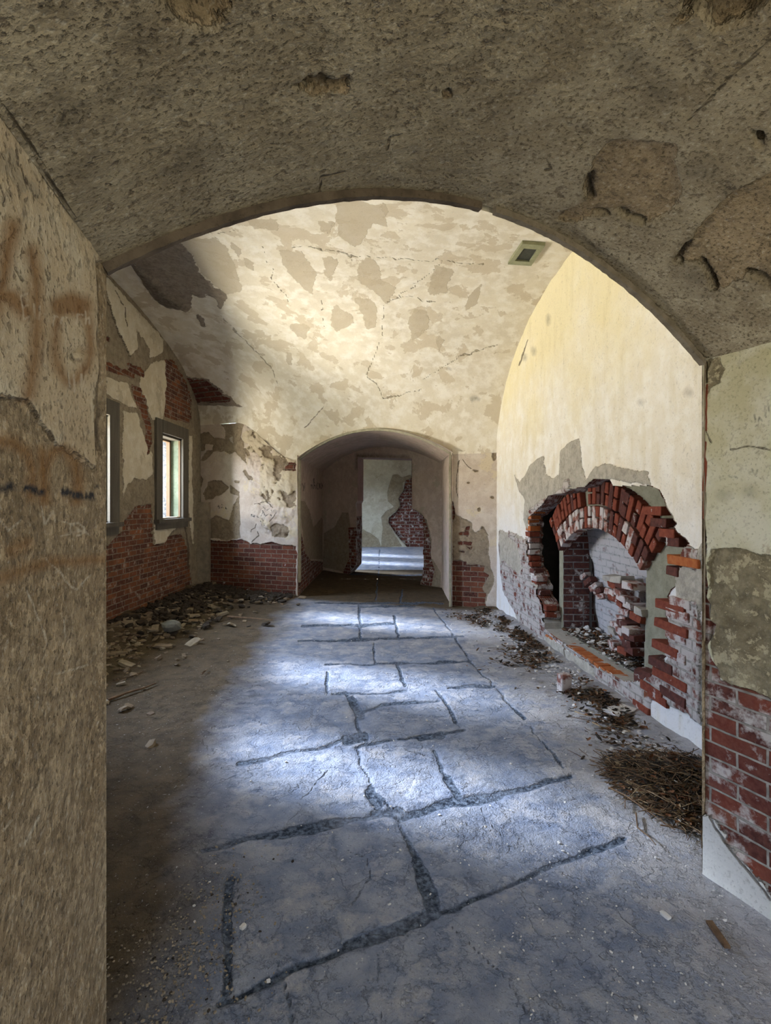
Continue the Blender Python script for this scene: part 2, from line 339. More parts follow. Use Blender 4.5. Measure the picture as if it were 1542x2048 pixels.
MAT['floor'] = s.done(col, h, 1, .011)

# ------------------------------------------------------------------ plan of the place
NEAR = lambda x: 1.566+.425*x                 # plane of the near opening
FARY = lambda x: 8.05-.38*x                   # plane of the far wall
RX = lambda y: 1.60+.06*(7.4-y)               # fireplace wall
LX = -3.32                                    # window wall
XL, XR = -.688, 1.294; SPR = 2.09; RISE = .395
FXL, FXR = -1.443, .9775; FSPR = 2.27; FRISE = .41
seg = lambda t, r: r*(1-t*t)                  # flat arch, t in -1..1
def nsoff(x): t = (x-(XL+XR)/2)/((XR-XL)/2); return SPR+RISE*(1-t*t)
def fsoff(x): t = (x-(FXL+FXR)/2)/((FXR-FXL)/2); return FSPR+FRISE*(1-np.clip(t*t, 0, 1))
def spring(x): return 2.25+.68*sstep((-1.5-x)/1.1)
def crown(x): return 4.35+(3.87-4.35)*(np.clip(x, LX, 1.7)-LX)/(1.7-LX)
def vault_h(x, y):
    a = NEAR(x); b = FARY(x); t = (y-(a+b)/2)/((b-a)/2)
    return spring(x)+(crown(x)-spring(x))*np.sqrt(np.clip(1-t*t, 0, 1))
def ray(px, py): return Vector(((px-CX)/F, 1, -(py-HY)/F))
def hit_right(px, py, d=0.0):
    r = ray(px, py); y = (1.60+.444+d)/(r.x+.06); return Vector((r.x*y, y, EYE+r.z*y))
def hit_floor(px, py, z=0.0):
    r = ray(px, py); y = (z-EYE)/r.z; return Vector((r.x*y, y, z))
def hit_left(px, py): r = ray(px, py); y = LX/r.x; return Vector((LX, y, EYE+r.z*y))
def hit_vault(px, py):
    r = ray(px, py); y = 2.6
    while y < 9 and EYE+r.z*y < vault_h(np.array(r.x*y), np.array(y)): y += .004
    return Vector((r.x*y, y, EYE+r.z*y))

def base_attrs(P, Fd, **k):
    z = np.full(len(P), -1.0); d = dict(tan=z, scratch=z, coat=z, brick=z, stain=z, paint=z, mark=z, crack=z, red=z); d.update(k); return d

# ------------------------------------------------------------------ floor
def hhash(a): return a
JOINTS = [(7, [(440, 2012), (500, 1985), (560, 1952), (640, 1925), (720, 1888), (800, 1858), (860, 1835)]), (15, [(700, 1893), (770, 1868), (850, 1840)]), (6, [(860, 1835), (960, 1790), (1020, 1768)]),
    (6, [(1020, 1768), (1090, 1738), (1180, 1702), (1250, 1672)]), (10, [(462, 1760), (458, 1850), (452, 1990)]), (10, [(835, 1725), (850, 1770), (862, 1835)]), (17, [(845, 1750), (868, 1800), (865, 1830)]),
    (5, [(800, 1650), (822, 1690), (835, 1725)]), (8, [(405, 1700), (540, 1668), (640, 1655), (700, 1640), (800, 1622)]), (11, [(540, 1670), (680, 1645)]), (9, [(800, 1635), (880, 1612), (940, 1598), (1000, 1590)]),
    (6, [(1000, 1590), (1060, 1578), (1140, 1553)]), (4, [(712, 1500), (728, 1540), (745, 1575), (790, 1632)]), (13, [(742, 1580), (752, 1610)]), (8, [(745, 1625), (800, 1630)]), (5, [(868, 1505), (885, 1545), (905, 1575), (920, 1605)]),
    (9, [(895, 1560), (915, 1595)]), (5, [(480, 1530), (540, 1515), (600, 1502), (660, 1490), (700, 1478)]), (13, [(690, 1482), (728, 1474)]), (4, [(712, 1495), (790, 1478), (870, 1470), (930, 1462)]), (9, [(840, 1475), (885, 1470)]),
    (5, [(692, 1387), (710, 1420), (715, 1454), (735, 1483)]), (9, [(705, 1400), (722, 1435)]), (3.5, [(665, 1387), (740, 1388), (815, 1382)]), (4, [(725, 1425), (760, 1412), (878, 1400)]), (5, [(873, 1381), (895, 1410), (913, 1445)]),
    (4, [(899, 1376), (990, 1370)]), (3.5, [(995, 1378), (1020, 1405), (1048, 1437)]), (4.5, [(654, 1345), (654, 1385)]), (3, [(651, 1329), (797, 1326), (943, 1323)]), (4, [(794, 1329), (803, 1355), (812, 1370)]),
    (4, [(604, 1251), (721, 1250), (785, 1247)]), (4, [(718, 1215), (720, 1245), (721, 1278)]), (3.5, [(788, 1232), (797, 1278)]), (3, [(598, 1283), (740, 1279), (925, 1273)]), (3, [(747, 1285), (750, 1326)]),
    (3, [(718, 1213), (830, 1212)]), (2, [(867, 1218), (900, 1260), (940, 1323), (995, 1378)]), (2.5, [(1060, 1454), (1130, 1536)]), (3, [(756, 1915), (765, 2060)]), (3, [(560, 1930), (590, 2060)]),
    (2, [(700, 1148), (770, 1150), (850, 1150)]), (2, [(760, 1100), (752, 1200)]), (2.5, [(630, 1206), (885, 1206)]), (3, [(805, 1180), (800, 1205)])]
def floor_attrs(P, u, v):
    f = Field(P, .02, 7, 3)
    j = f.lines([(q*(.62 if q <= 5 else .85), l) for q, l in JOINTS])
    cr = f.lines([(1.2, [(600, 1600), (640, 1560), (660, 1540)]), (1.5, [(690, 1700), (735, 1720), (740, 1760), (700, 1810)]), (1.2, [(560, 1830), (600, 1880)]), (1.2, [(960, 1610), (970, 1640), (1010, 1680)]),
                   (1.5, [(480, 1760), (480, 1800)]), (1.2, [(810, 1500), (850, 1515)]), (1.5, [(900, 1850), (1000, 1940), (1060, 2040)])])
    x = P[:, 0]; y = P[:, 1]
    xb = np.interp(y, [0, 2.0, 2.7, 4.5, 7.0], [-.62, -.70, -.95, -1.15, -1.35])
    dirt = np.maximum((xb-x)*1.1, np.where(y < 12, (y-7.75+.36*x)*1.5, (-.9-x)))  # real dirt plus painted shade, bounded by the sill shadow edge
    dusty = sstep((x-.7)*1.5)*1.0-.5+sstep((y-3.5)/3)*.35
    disp = fbm(P, 2.2, 4, 31)*.022+fbm(P, 11, 4, 41)*.007-sstep((j+.006)/.014)*.007
    # rubble banked up against walls
    bank = sstep((x-(RX(y)-.42))/.42)*.05*(y < 7.6)+sstep((LX+1.2-x)/1.1)*.09*(y < 9.3)
    disp = disp+bank*(1+fbm(P, 3, 3, 9)*1.6)
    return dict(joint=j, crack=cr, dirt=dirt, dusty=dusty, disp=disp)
ys = [-1.6]; 
while ys[-1] < 10.5: ys.append(ys[-1]+max(.0085, .0045*abs(ys[-1])**1.0*1.3))
ys = np.array(ys)
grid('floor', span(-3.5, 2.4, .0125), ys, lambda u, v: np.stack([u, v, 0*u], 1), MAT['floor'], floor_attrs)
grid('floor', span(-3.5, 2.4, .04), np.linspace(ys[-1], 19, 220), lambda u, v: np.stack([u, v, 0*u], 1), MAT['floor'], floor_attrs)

# ------------------------------------------------------------------ near arch: soffit and reveals
LD = Vector((.212, -1)); RD = Vector((.424, -1))       # directions of the reveals, going back past the camera
def soffit(u, v):      # u: -1..1 across, v: metres back
    lx = XL+LD.x*v; ly = 1.274-v; rx = XR+RD.x*v; ry = 2.116-v
    t = (u+1)/2; x = lx+(rx-lx)*t; y = ly+(ry-ly)*t
    return np.stack([x, y, SPR+RISE*(1-u*u)], 1)
CEIL_HOLES = [[(312, -5), (335, 15), (350, 38), (380, 52), (410, 60), (432, 60), (447, 40), (462, 0), (462, -60), (310, -60)],
    [(585, 175), (603, 173), (612, 160), (620, 158), (630, 165), (637, 150), (650, 160), (668, 165), (680, 165), (692, 155), (697, 165), (690, 180), (660, 182), (640, 193), (610, 183)],
    ell(894, 187, 8, 7, 8), [(1347, 47), (1365, 25), (1372, -30), (1640, -40), (1600, -10), (1542, 5), (1500, 40), (1440, 62), (1425, 55), (1415, 30), (1395, 26), (1370, 40)],
    ell(1520, 276, 10, 14, 8), [(1505, 262), (1515, 285), (1530, 290), (1522, 270)]]
CEIL_COAT = [[(1180, 355), (1190, 320), (1210, 290), (1235, 278), (1300, 285), (1350, 290), (1345, 320), (1355, 350), (1362, 375), (1355, 410), (1330, 435), (1290, 447), (1260, 430), (1235, 425), (1200, 428), (1150, 445), (1110, 440), (1125, 425), (1172, 405), (1170, 370)],
    [(1600, 320), (1542, 345), (1490, 370), (1470, 382), (1440, 410), (1395, 460), (1375, 490), (1350, 523), (1400, 525), (1412, 545), (1420, 575), (1432, 580), (1460, 570), (1490, 550), (1520, 555), (1620, 600), (1680, 500), (1680, 330)]]
def ceil_attrs(P, u, v):
    f = Field(P, .006, 14, 51); fs = Field(P, .03, 8, 57)
    hole = f.polys(CEIL_HOLES); coat = f.polys(CEIL_COAT)
    gap = f.lines([(5, [(1352, 522), (1362, 527)]), (5, [(1405, 525), (1418, 550), (1430, 578)]), (7, [(1495, 550), (1520, 556), (1542, 572)]), (7, [(1180, 355), (1176, 380), (1178, 402)]), (4, [(1375, 490), (1356, 515)]), (5, [(1240, 428), (1260, 436), (1285, 446)]), (3, [(1188, 428), (1215, 430)])])
    st = fs.polys([ell(120, 190, 18, 28), ell(155, 235, 22, 28), ell(195, 330, 22, 10), ell(160, 355, 16, 12), ell(290, 90, 24, 28), ell(245, 170, 18, 22), ell(320, 190, 34, 10), ell(170, 390, 14, 8), ell(1392, 562, 26, 22), ell(1355, 548, 10, 8), ell(1405, 345, 34, 16), ell(1278, 130, 22, 30), ell(1320, 180, 30, 26), ell(1190, 498, 20, 5), ell(1420, 590, 18, 8), ell(1460, 375, 18, 10)])
    st = np.maximum(st, fs.lines([(9, [(335, 355), (380, 330), (435, 290)]), (6, [(150, 350), (180, 340), (215, 325)])]))
    crk = f.lines([(1.3, [(640, 385), (641, 355), (690, 345)]), (1.2, [(775, 295), (780, 275), (805, 268)]), (1.5, [(1375, 240), (1420, 195), (1470, 140), (1542, 85)]), (1.2, [(1155, 260), (1165, 285), (1160, 300)]), (1.5, [(1095, 320), (1103, 335), (1090, 340)]),
                   (1.3, [(385, 430), (402, 420)]), (1.2, [(212, 370), (225, 372)]), (2.2, [(0, 210), (30, 240), (60, 285), (110, 380), (150, 440)])])
    disp = -.045*sstep((hole+.004)/.012)-.013*sstep((coat+.003)/.008)-.03*sstep((gap+.003)/.008)+fbm(P, 5, 4, 61)*.014+fbm(P, 45, 3, 66)*.0035
    c2 = np.maximum(hole, coat)
    stain = np.maximum(st, np.maximum(gap, hole-.012))  # lip shadow along plate gaps and hole darkness painted in with the stains
    # frayed plaster edge right over the strip
    return base_attrs(P, f, coat=c2, stain=stain, crack=crk, disp=disp)
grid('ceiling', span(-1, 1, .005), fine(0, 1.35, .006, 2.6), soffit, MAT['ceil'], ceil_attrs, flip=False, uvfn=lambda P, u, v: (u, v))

def oval(cx, cy, rx, ry, a0=0, a1=360, n=20): return ell(cx, cy, rx, ry, n, a0, a1)+([ell(cx, cy, rx, ry, n)[0]] if a1-a0 >= 360 else [])
def left_attrs(P, u, v):
    f = Field(P, .006, 16, 71); fs = Field(P, .01, 6, 77)
    coat = f.polys([[(-60, 780), (0, 800), (62, 800), (75, 828), (95, 860), (118, 892), (150, 905), (165, 925), (198, 940), (230, 960), (230, 2400), (-300, 2400), (-300, 760)],
                    [(192, 520), (230, 520), (230, 1060), (196, 1060), (192, 800), (196, 700)]])
    holes = f.polys([[(135, 690), (150, 700), (160, 690), (175, 705), (160, 712), (155, 735), (140, 715)]])
    paint = fs.lines([(11, [(24, 450), (16, 520), (4, 600), (-20, 660)]), (10, [(62, 500), (74, 545), (74, 600), (72, 700), (60, 790)]), (16, [(-10, 590), (25, 598), (55, 625)]), (7, oval(145, 680, 36, 82)), (20, [(122, 615), (145, 605), (165, 615)]),
                      (9, [(-20, 885), (30, 885), (58, 905), (72, 950), (66, 990)]), (8, oval(125, 968, 33, 68, 150, 390)), (6, [(0, 1160), (50, 1142), (100, 1128), (205, 1118)]), (7, [(30, 1105), (60, 1090)]), (9, [(92, 905), (95, 1000)])])
    paint = np.where(P[:, 1] > .35, paint, -1)
    mark = fs.lines([(7, [(-20, 985), (20, 975), (60, 978), (90, 985)]), (8, [(130, 985), (150, 992), (200, 995)]), (5, [(196, 975), (200, 1000)])])
    crk = f.lines([(1.5, [(35, 538), (45, 560), (50, 562)]), (1, [(0, 800), (62, 803), (80, 835), (118, 892)]), (1.3, [(150, 905), (198, 940)]), (2, [(198, 550), (196, 700), (202, 900)]), (1.3, [(0, 372), (12, 400), (8, 412)]), (1.2, [(42, 330), (52, 365)])])
    scr = f.lines([(1.6, l) for l in [[(46, 590), (50, 640)], [(46, 592), (60, 588)], [(48, 614), (60, 612)], [(50, 640), (62, 634)], [(70, 610), (72, 636), (78, 638), (82, 612)], [(108, 650), (110, 630), (118, 634)], [(124, 648), (126, 634), (134, 636)], [(154, 650), (155, 628), (165, 630)], [(170, 622), (171, 648)], [(170, 638), (177, 634), (178, 648)],
        [(138, 745), (142, 775)], [(150, 750), (152, 785)], [(160, 748), (162, 780), (170, 750)], [(88, 1012), (96, 1050), (112, 1018), (118, 1042)], oval(160, 1058, 16, 12, n=12), [(125, 1040), (150, 1050), (185, 1068)], [(130, 1072), (170, 1060)], [(0, 1030), (20, 1060), (50, 1040)], [(60, 1180), (95, 1260), (100, 1290)], [(100, 1120), (160, 1180), (190, 1150)], [(135, 1240), (140, 1275)],
        [(12, 1660), (30, 1640)], [(58, 1690), (85, 1630)], [(120, 1350), (180, 1330)]]])
    tan = fs.polys([[(0, 300), (20, 300), (60, 360), (90, 400), (40, 380), (0, 340)]])
    lightup = sstep((.0+P[:, 2])/1)
    disp = -.006*sstep((coat+.003)/.008)-.010*sstep((holes+.003)/.01)+fbm(P, 6, 4, 81)*.016+fbm(P, 40, 3, 86)*.0035; disp = np.minimum(disp, 0)*sstep(u/.05)+np.maximum(disp, 0)
    return base_attrs(P, f, coat=coat, paint=paint, mark=mark, crack=crk, tan=tan, scratch=scr, disp=disp)
def reveal(x0, y0, d):
    return lambda u, v: np.stack([x0+d.x*u, y0+d.y*u, v], 1)
grid('wall_left', fine(0, .6, .004, 2.6), span(-.05, SPR+.01, .0045), reveal(XL, 1.274, LD), MAT['left'], left_attrs, flip=True)
def rn_attrs(P, u, v):
    f = Field(P, .006, 14, 91)
    brick = f.polys([[(1398, 1040), (1409, 1040), (1411, 1080), (1409, 1110), (1412, 1160), (1416, 1178), (1412, 1195), (1420, 1210), (1416, 1240), (1428, 1250), (1425, 1268), (1414, 1290), (1420, 1318), (1434, 1340), (1440, 1362), (1470, 1375), (1500, 1380), (1542, 1400), (1640, 1440), (2600, 1760), (3200, 4300),
                      (1600, 1860), (1542, 1795), (1520, 1765), (1480, 1715), (1455, 1690), (1435, 1650), (1420, 1634), (1380, 1625), (1370, 1500)]])
    coat = f.polys([[(1424, 1100), (1450, 1096), (1478, 1095), (1500, 1102), (1520, 1112), (1542, 1112), (1640, 1130), (2600, 1150), (2600, 1760), (1640, 1440), (1542, 1405), (1470, 1380), (1436, 1350), (1422, 1310), (1412, 1240), (1420, 1180), (1412, 1130)],
                    [(1410, 722), (1440, 716), (1450, 738), (1440, 765), (1425, 775), (1414, 792), (1408, 760)]])
    red = f.lines([(2.2, [(1413, 770), (1413, 862)]), (2.5, [(1411, 885), (1408, 915), (1412, 925), (1408, 985), (1406, 1040)]), (4, [(1410, 925), (1407, 980)])])
    crk = f.lines([(1.5, [(1410, 722), (1412, 765)]), (1, [(1462, 898), (1495, 893), (1540, 900)]), (1.2, [(1412, 862), (1422, 885)]), (1.8, [(1418, 1632), (1432, 1660), (1460, 1700), (1500, 1748), (1530, 1785), (1540, 1800)])])
    st = f.polys([ell(1448, 990, 8, 5), ell(1500, 985, 6, 8)])
    mk = f.lines([(.9, l) for l in [[(1508, 830), (1512, 850), (1518, 836), (1524, 842)], [(1528, 812), (1532, 835)], [(1535, 805), (1538, 828)], [(1496, 940), (1500, 948)], [(1504, 938), (1508, 950)], [(1514, 940), (1512, 952)],
                                    [(1438, 952), (1442, 958)], [(1446, 952), (1450, 958)], [(1456, 952), (1462, 956)], [(1468, 954), (1474, 957)]]])
    disp = -.014*sstep((coat+.003)/.01)*(1-.8*sstep(fbm(P, 9, 3, 95)*4+.5))-.016*sstep((brick+.003)/.008)+fbm(P, 6, 4, 96)*.012+fbm(P, 45, 3, 97)*.003+sstep((coat-.01)/.03)*(1-sstep(brick/.01))*fbm(P, 13, 5, 98)*.045
    return base_attrs(P, f, brick=brick, coat=coat, red=red, crack=crk, stain=st, mark=mk, disp=disp)
grid('wall_right', fine(0, .4, .004, 2.6), span(-.05, SPR+.01, .0045), reveal(XR, 2.116, RD), MAT['rightnear'], rn_attrs, flip=False, uvfn=lambda P, u, v: (u-.02, v+.012))
# room side of the near wall (hides the window wall's near end)
def nearwall(u, v):
    return np.stack([u, NEAR(u)+.004, v], 1)
for nm, a, b in (('wall_near', LX, XL), ('wall_near', XR, 2.0)):
    grid(nm, span(a, b, .05), np.linspace(0, 1, 40), lambda u, v: nearwall(u, v*(spring(u)+.02)), MAT['left'], lambda P, u, v: base_attrs(P, None, coat=np.full(len(P), 1.0)), flip=True)
grid('wall_near', span(XL, XR, .03), np.linspace(0, 1, 20), lambda u, v: np.stack([u, NEAR(u)+.004, nsoff(u)+v*np.maximum(spring(u)+.02-nsoff(u), .0)], 1), MAT['right'], lambda P, u, v: base_attrs(P, None), flip=True)
# box helper, then the unseen outer shell that blocks light leaks
def box_mesh(name, lo, hi, mat, parent=None, kind='structure'):
    bm = bmesh.new(); bmesh.ops.create_cube(bm, size=1)
    for v in bm.verts: v.co = Vector([lo[i]+(v.co[i]+.5)*(hi[i]-lo[i]) for i in range(3)])
    me = bpy.data.meshes.new(name); bm.to_mesh(me); bm.free(); return new_obj(name, me, mat, parent, kind)

def shell():  # planes added out of view to stop sky light leaking at seams
    bm = bmesh.new()
    def q(*p): bm.faces.new([bm.verts.new(x) for x in p])
    q((2.75, -1.5, -.1), (2.75, 19, -.1), (2.75, 19, 4.95), (2.75, -1.5, 4.95)); q((-3.62, -1.5, 4.95), (2.75, -1.5, 4.95), (2.75, 19, 4.95), (-3.62, 19, 4.95))
    q((-3.62, 9.0, -.1), (-3.62, 12.0, -.1), (-3.62, 12.0, 4.95), (-3.62, 9.0, 4.95)); q((-3.5, -1.5, -.1), (-3.5, 2.3, -.1), (-3.5, 2.3, 4.95), (-3.5, -1.5, 4.95))
    q((-3.5, -1.5, -.1), (XL+.5, -1.5, -.1), (XL+.5, -1.5, 4.95), (-3.5, -1.5, 4.95)); q((-3.5, -1.5, 2.5), (2.75, -1.5, 2.5), (2.75, -1.5, 4.95), (-3.5, -1.5, 4.95))
    me = bpy.data.meshes.new('wall_outer'); bm.to_mesh(me); bm.free(); new_obj('wall_outer', me, MAT['render'], None, 'structure')
shell()
# curved strip lining the arch edges
def strip(name, pts, wd, ht, mat, parent=None, kind='structure', jitter=.0015, up=None):
    """ribbon of box section along pts: wd along tangent-normal A (list of A vectors), ht along B"""
    bm = bmesh.new(); rings = []
    for (p, a, b) in pts:
        j = lambda: Vector((random.uniform(-1, 1), random.uniform(-1, 1), random.uniform(-1, 1)))*jitter
        rings.append([bm.verts.new(p+a*sx*wd/2+b*sy*ht+j()) for sx, sy in ((-1, 0), (1, 0), (1, 1), (-1, 1))])
    for r0, r1 in zip(rings[:-1], rings[1:]):
        for k in range(4): bm.faces.new((r0[k], r0[(k+1) % 4], r1[(k+1) % 4], r1[k]))
    bm.faces.new(rings[0][::-1]); bm.faces.new(rings[-1]); bmesh.ops.recalc_face_normals(bm, faces=bm.faces)
    me = bpy.data.meshes.new(name); bm.to_mesh(me); bm.free(); return new_obj(name, me, mat, parent, kind)
planeN = Vector((-.425, 1, 0)).normalized()
def arch_pts(xa, xb, f, N, yf, n=60, drop=0):
    out = []
    for i in range(n+1):
        x = xa+(xb-xa)*i/n; e = .01
        t = Vector((2*e, yf(x+e)-yf(x-e), f(x+e)-f(x-e))).normalized(); up = N.cross(t).normalized()
        if up.z > 0: up = -up
        out.append((Vector((x, yf(x), f(x)-drop)), N, up))
    return out
def nb(x): return float(nsoff(x))
strip('trim_1', arch_pts(XL-.005, .31, nb, planeN, lambda x: NEAR(x)-.004), .022, .023, MAT['bead'])
strip('trim_2', arch_pts(.36, XR+.005, nb, planeN, lambda x: NEAR(x)-.004), .022, .021, MAT['wood_dark'] if 0 else simple_mat('worn_strip', (.16, .135, .10), (.25, .215, .165), 16, .8, .6))
strip('trim_3', [(Vector((XR+.004, 2.116-.006, z)), Vector((1, .3, 0)).normalized(), Vector((-.3, -1, 0)).normalized()*.6) for z in np.linspace(.95, 2.09, 30)], .008, .006, MAT['chip'])

# ------------------------------------------------------------------ main vault
def vault_pt(u, v):    # u = x, v in 0..1 : far springing to near springing
    a = NEAR(u); b = FARY(u); sp_ = spring(u); ri = crown(u)-sp_
    inside = (u > FXL) & (u < FXR)
    z0 = np.where(inside, np.maximum(fsoff(np.clip(u, FXL, FXR)), sp_), sp_)
    th0 = np.arcsin(np.clip((z0-sp_)/ri, 0, 1))
    z1 = np.where((u > XL) & (u < XR), np.maximum(nsoff(np.clip(u, XL, XR)), sp_), sp_); th1 = math.pi-np.arcsin(np.clip((z1-sp_)/ri, 0, 1))
    th = th0+(th1-th0)*v
    return np.stack([u, (a+b)/2+(b-a)/2*np.cos(th), sp_+ri*np.sin(th)], 1)
Z4 = lambda pts: [(180+x/1.8805, 360+y/1.88) for x, y in pts]
VTAN = [Z4(p) for p in [[(710, 260), (800, 270), (850, 350), (830, 430), (800, 400), (740, 340)], [(870, 290), (930, 300), (920, 350), (900, 385), (880, 330)], [(1010, 310), (1050, 295), (1090, 330), (1100, 380), (1150, 400), (1120, 470), (1090, 440), (1040, 400), (1005, 370)],
    [(1300, 320), (1370, 330), (1340, 420), (1270, 430), (1280, 370)], [(990, 440), (1070, 460), (1080, 560), (1040, 560), (1020, 500)], [(910, 490), (930, 465), (960, 490), (1000, 540), (930, 570), (905, 540)], [(1220, 480), (1275, 500), (1270, 560), (1210, 610), (1195, 540)],
    [(925, 80), (1010, 85), (1110, 90), (1120, 180), (1060, 170), (1010, 250), (970, 240), (930, 200)], [(590, 150), (700, 150), (710, 190), (620, 190)], [(520, 215), (570, 260), (560, 290), (530, 250)], [(860, 160), (920, 160), (900, 210), (870, 200)],
    [(750, 545), (800, 540), (830, 555), (810, 600), (770, 590)], [(575, 290), (620, 310), (615, 345), (580, 320)], [(1420, 440), (1480, 380), (1460, 460), (1410, 500)], [(1300, 580), (1330, 600), (1310, 650)], [(740, 650), (760, 660), (755, 700), (740, 690)], [(630, 655), (665, 655), (650, 668)]]]
VGREY = [[(353, 482), (378, 478), (430, 472), (455, 500), (480, 560), (485, 580), (455, 590), (425, 570), (400, 545), (388, 515), (370, 500)]]
VCOAT = [[(270, 505), (330, 485), (353, 482), (372, 500), (388, 515), (398, 545), (425, 572), (455, 590), (452, 600), (440, 622), (432, 597), (405, 592), (385, 592), (382, 618), (372, 624), (345, 612), (318, 598), (295, 570), (275, 540)], [(393, 628), (408, 640), (413, 652), (402, 652)],
         [(345, 748), (415, 758), (440, 778), (470, 803), (485, 812), (340, 812)]]
VHOLE = [[(262, 522), (290, 538), (310, 560), (345, 590), (366, 602), (372, 614), (345, 616), (315, 602), (292, 575), (272, 542)]]
VBRICK = [[(350, 752), (413, 760), (438, 780), (462, 803), (345, 806)]]
def vault_attrs(P, u, v):
    f = Field(P, .045, 9, 101)
    tan = np.maximum(f.polys(VTAN), f.polys(VGREY)); coat = f.polys(VCOAT); hole = f.polys(VHOLE); br = f.polys(VBRICK)
    crk = f.lines([(.9, Z4(l)) for l in [[(380, 190), (450, 200), (545, 190)], [(640, 245), (690, 330), (680, 370), (740, 440), (745, 480)], [(760, 250), (880, 260), (1000, 290), (1300, 300), (1480, 320)], [(1100, 600), (1110, 470), (1230, 390), (1320, 310)], [(1035, 730), (1075, 770), (1100, 825), (1250, 790)],
                   [(870, 450), (880, 550)], [(1090, 600), (1040, 730)], [(500, 520), (600, 620), (690, 720), (710, 790)], [(1530, 620), (1400, 660), (1250, 750)], [(810, 930), (880, 850)], [(1130, 450), (1200, 440), (1300, 460)], [(980, 270), (985, 300)]]])
    st = f.polys([ell(897, 738, 3, 3, 6), ell(950, 797, 7, 4, 8), ell(988, 912, 5, 10, 8)])
    disp = -.014*sstep((coat+.004)/.014)-.04*sstep((hole+.004)/.02)+fbm(P, 1.3, 4, 111)*.05+fbm(P, 8, 4, 113)*.010-.02*sstep((br+.01)/.02)*sstep(np.sin(P[:, 2]*90)*.5+.5)
    return base_attrs(P, f, tan=tan, coat=np.maximum(coat, hole), brick=br, crack=crk, stain=np.maximum(st, hole-.008), disp=disp)  # spots plus darkened inside of the hole
us = span(LX-.02, 2.02, .022, (FXL, FXR))
grid('ceiling', us, np.linspace(0, 1, 400), vault_pt, MAT['vault'], vault_attrs, flip=True, uvfn=lambda P, u, v: (P[:, 0], P[:, 2]))

# ------------------------------------------------------------------ far wall (two pieces either side of the far arch)
Z1 = lambda pts: [(380+x/4.267, 740+y/4.267) for x, y in pts]
Z6 = lambda pts: [(860+x/5.3875, 880+y/5.3895) for x, y in pts]
FCOAT = [Z1(p) for p in [[(0, 270), (20, 260), (200, 280), (330, 270), (430, 260), (500, 320), (430, 380), (450, 470), (440, 560), (470, 700), (490, 800), (460, 780), (430, 750), (380, 700), (340, 730), (290, 690), (200, 700), (120, 770), (80, 770), (150, 690), (50, 690), (30, 620), (90, 540), (160, 530), (210, 580), (290, 580), (290, 500), (230, 420), (160, 340), (60, 310)],
    [(0, 980), (80, 890), (110, 930), (90, 1040), (75, 1090), (20, 1040)], [(110, 1050), (150, 960), (200, 940), (270, 950), (330, 1000), (280, 1060), (190, 1100), (130, 1110)], [(370, 940), (430, 940), (420, 960), (380, 960)], [(330, 970), (420, 1040), (410, 1080), (340, 1050)],
    [(20, 1250), (90, 1240), (120, 1300), (220, 1240), (330, 1290), (360, 1160), (420, 1060), (430, 1440), (300, 1450), (100, 1430), (20, 1440)],
    [(680, 1340), (720, 1310), (800, 1320), (860, 1380), (820, 1430), (700, 1420)]]]
FROUGH = [Z1([(450, 530), (530, 510), (570, 545), (620, 560), (640, 480), (625, 400), (660, 340), (700, 400), (760, 440), (850, 560), (905, 620), (905, 1180), (800, 1180), (740, 1160), (640, 1120), (590, 1060), (600, 980), (560, 950), (490, 940), (450, 860), (480, 820), (490, 740), (450, 660)])]
FLIGHT = [Z1(p) for p in [[(500, 700), (560, 700), (620, 760), (600, 860), (590, 960), (490, 900), (470, 840), (500, 790)], [(450, 620), (500, 630), (490, 660), (455, 660)], ell(700, 695, 22, 18, 8), [(190, 310), (240, 290), (300, 300), (260, 350), (210, 345)], [(130, 630), (200, 640), (190, 680), (130, 690)], [(330, 575), (370, 570), (360, 620), (335, 600)]]]
FBRICK = [Z1(p) for p in [[(50, 1490), (100, 1450), (250, 1460), (330, 1455), (440, 1450), (520, 1480), (600, 1490), (690, 1470), (780, 1490), (905, 1500), (905, 2100), (-20, 2100), (30, 1900), (75, 1880), (70, 1620), (50, 1600)], [(630, 550), (695, 550), (700, 520), (745, 515), (740, 575), (640, 580)], [(810, 830), (840, 790), (905, 800), (905, 860), (815, 855)]]]
FCOATR = [Z6(p) for p in [[(210, 700), (240, 640), (265, 790), (310, 820), (380, 860), (440, 890), (460, 960), (500, 1000), (590, 1010), (620, 1040), (640, 1110), (640, 1250), (660, 1400), (690, 1470), (690, 1560), (620, 1660), (590, 1850), (200, 1850)], [(560, 930), (580, 940), (630, 1030), (560, 1010), (510, 990), (550, 975)], ell(498, 330, 34, 14, 10), ell(415, 457, 22, 13, 8), ell(670, 617, 24, 20, 8), ell(522, 757, 18, 22, 8), ell(690, 180, 25, 55, 10)]]
FBRICKR = [Z6(p) for p in [[(215, 650), (240, 650), (255, 740), (262, 800), (240, 870), (215, 870)], [(235, 1300), (300, 1290), (385, 1320), (390, 1350), (500, 1350), (590, 1360), (580, 1420), (640, 1460), (600, 1530), (560, 1590), (600, 1680), (600, 1850), (200, 1850), (200, 1500)], [(300, 1100), (450, 1100), (450, 1140), (300, 1140)], [(380, 940), (430, 935), (420, 990), (370, 990)], [(310, 1000), (420, 990), (400, 1040), (320, 1030)], [(240, 1140), (250, 1270), (235, 1290)], [(300, 1200), (370, 1200), (360, 1230)], [(385, 1150), (460, 1150), (440, 1180)]]]
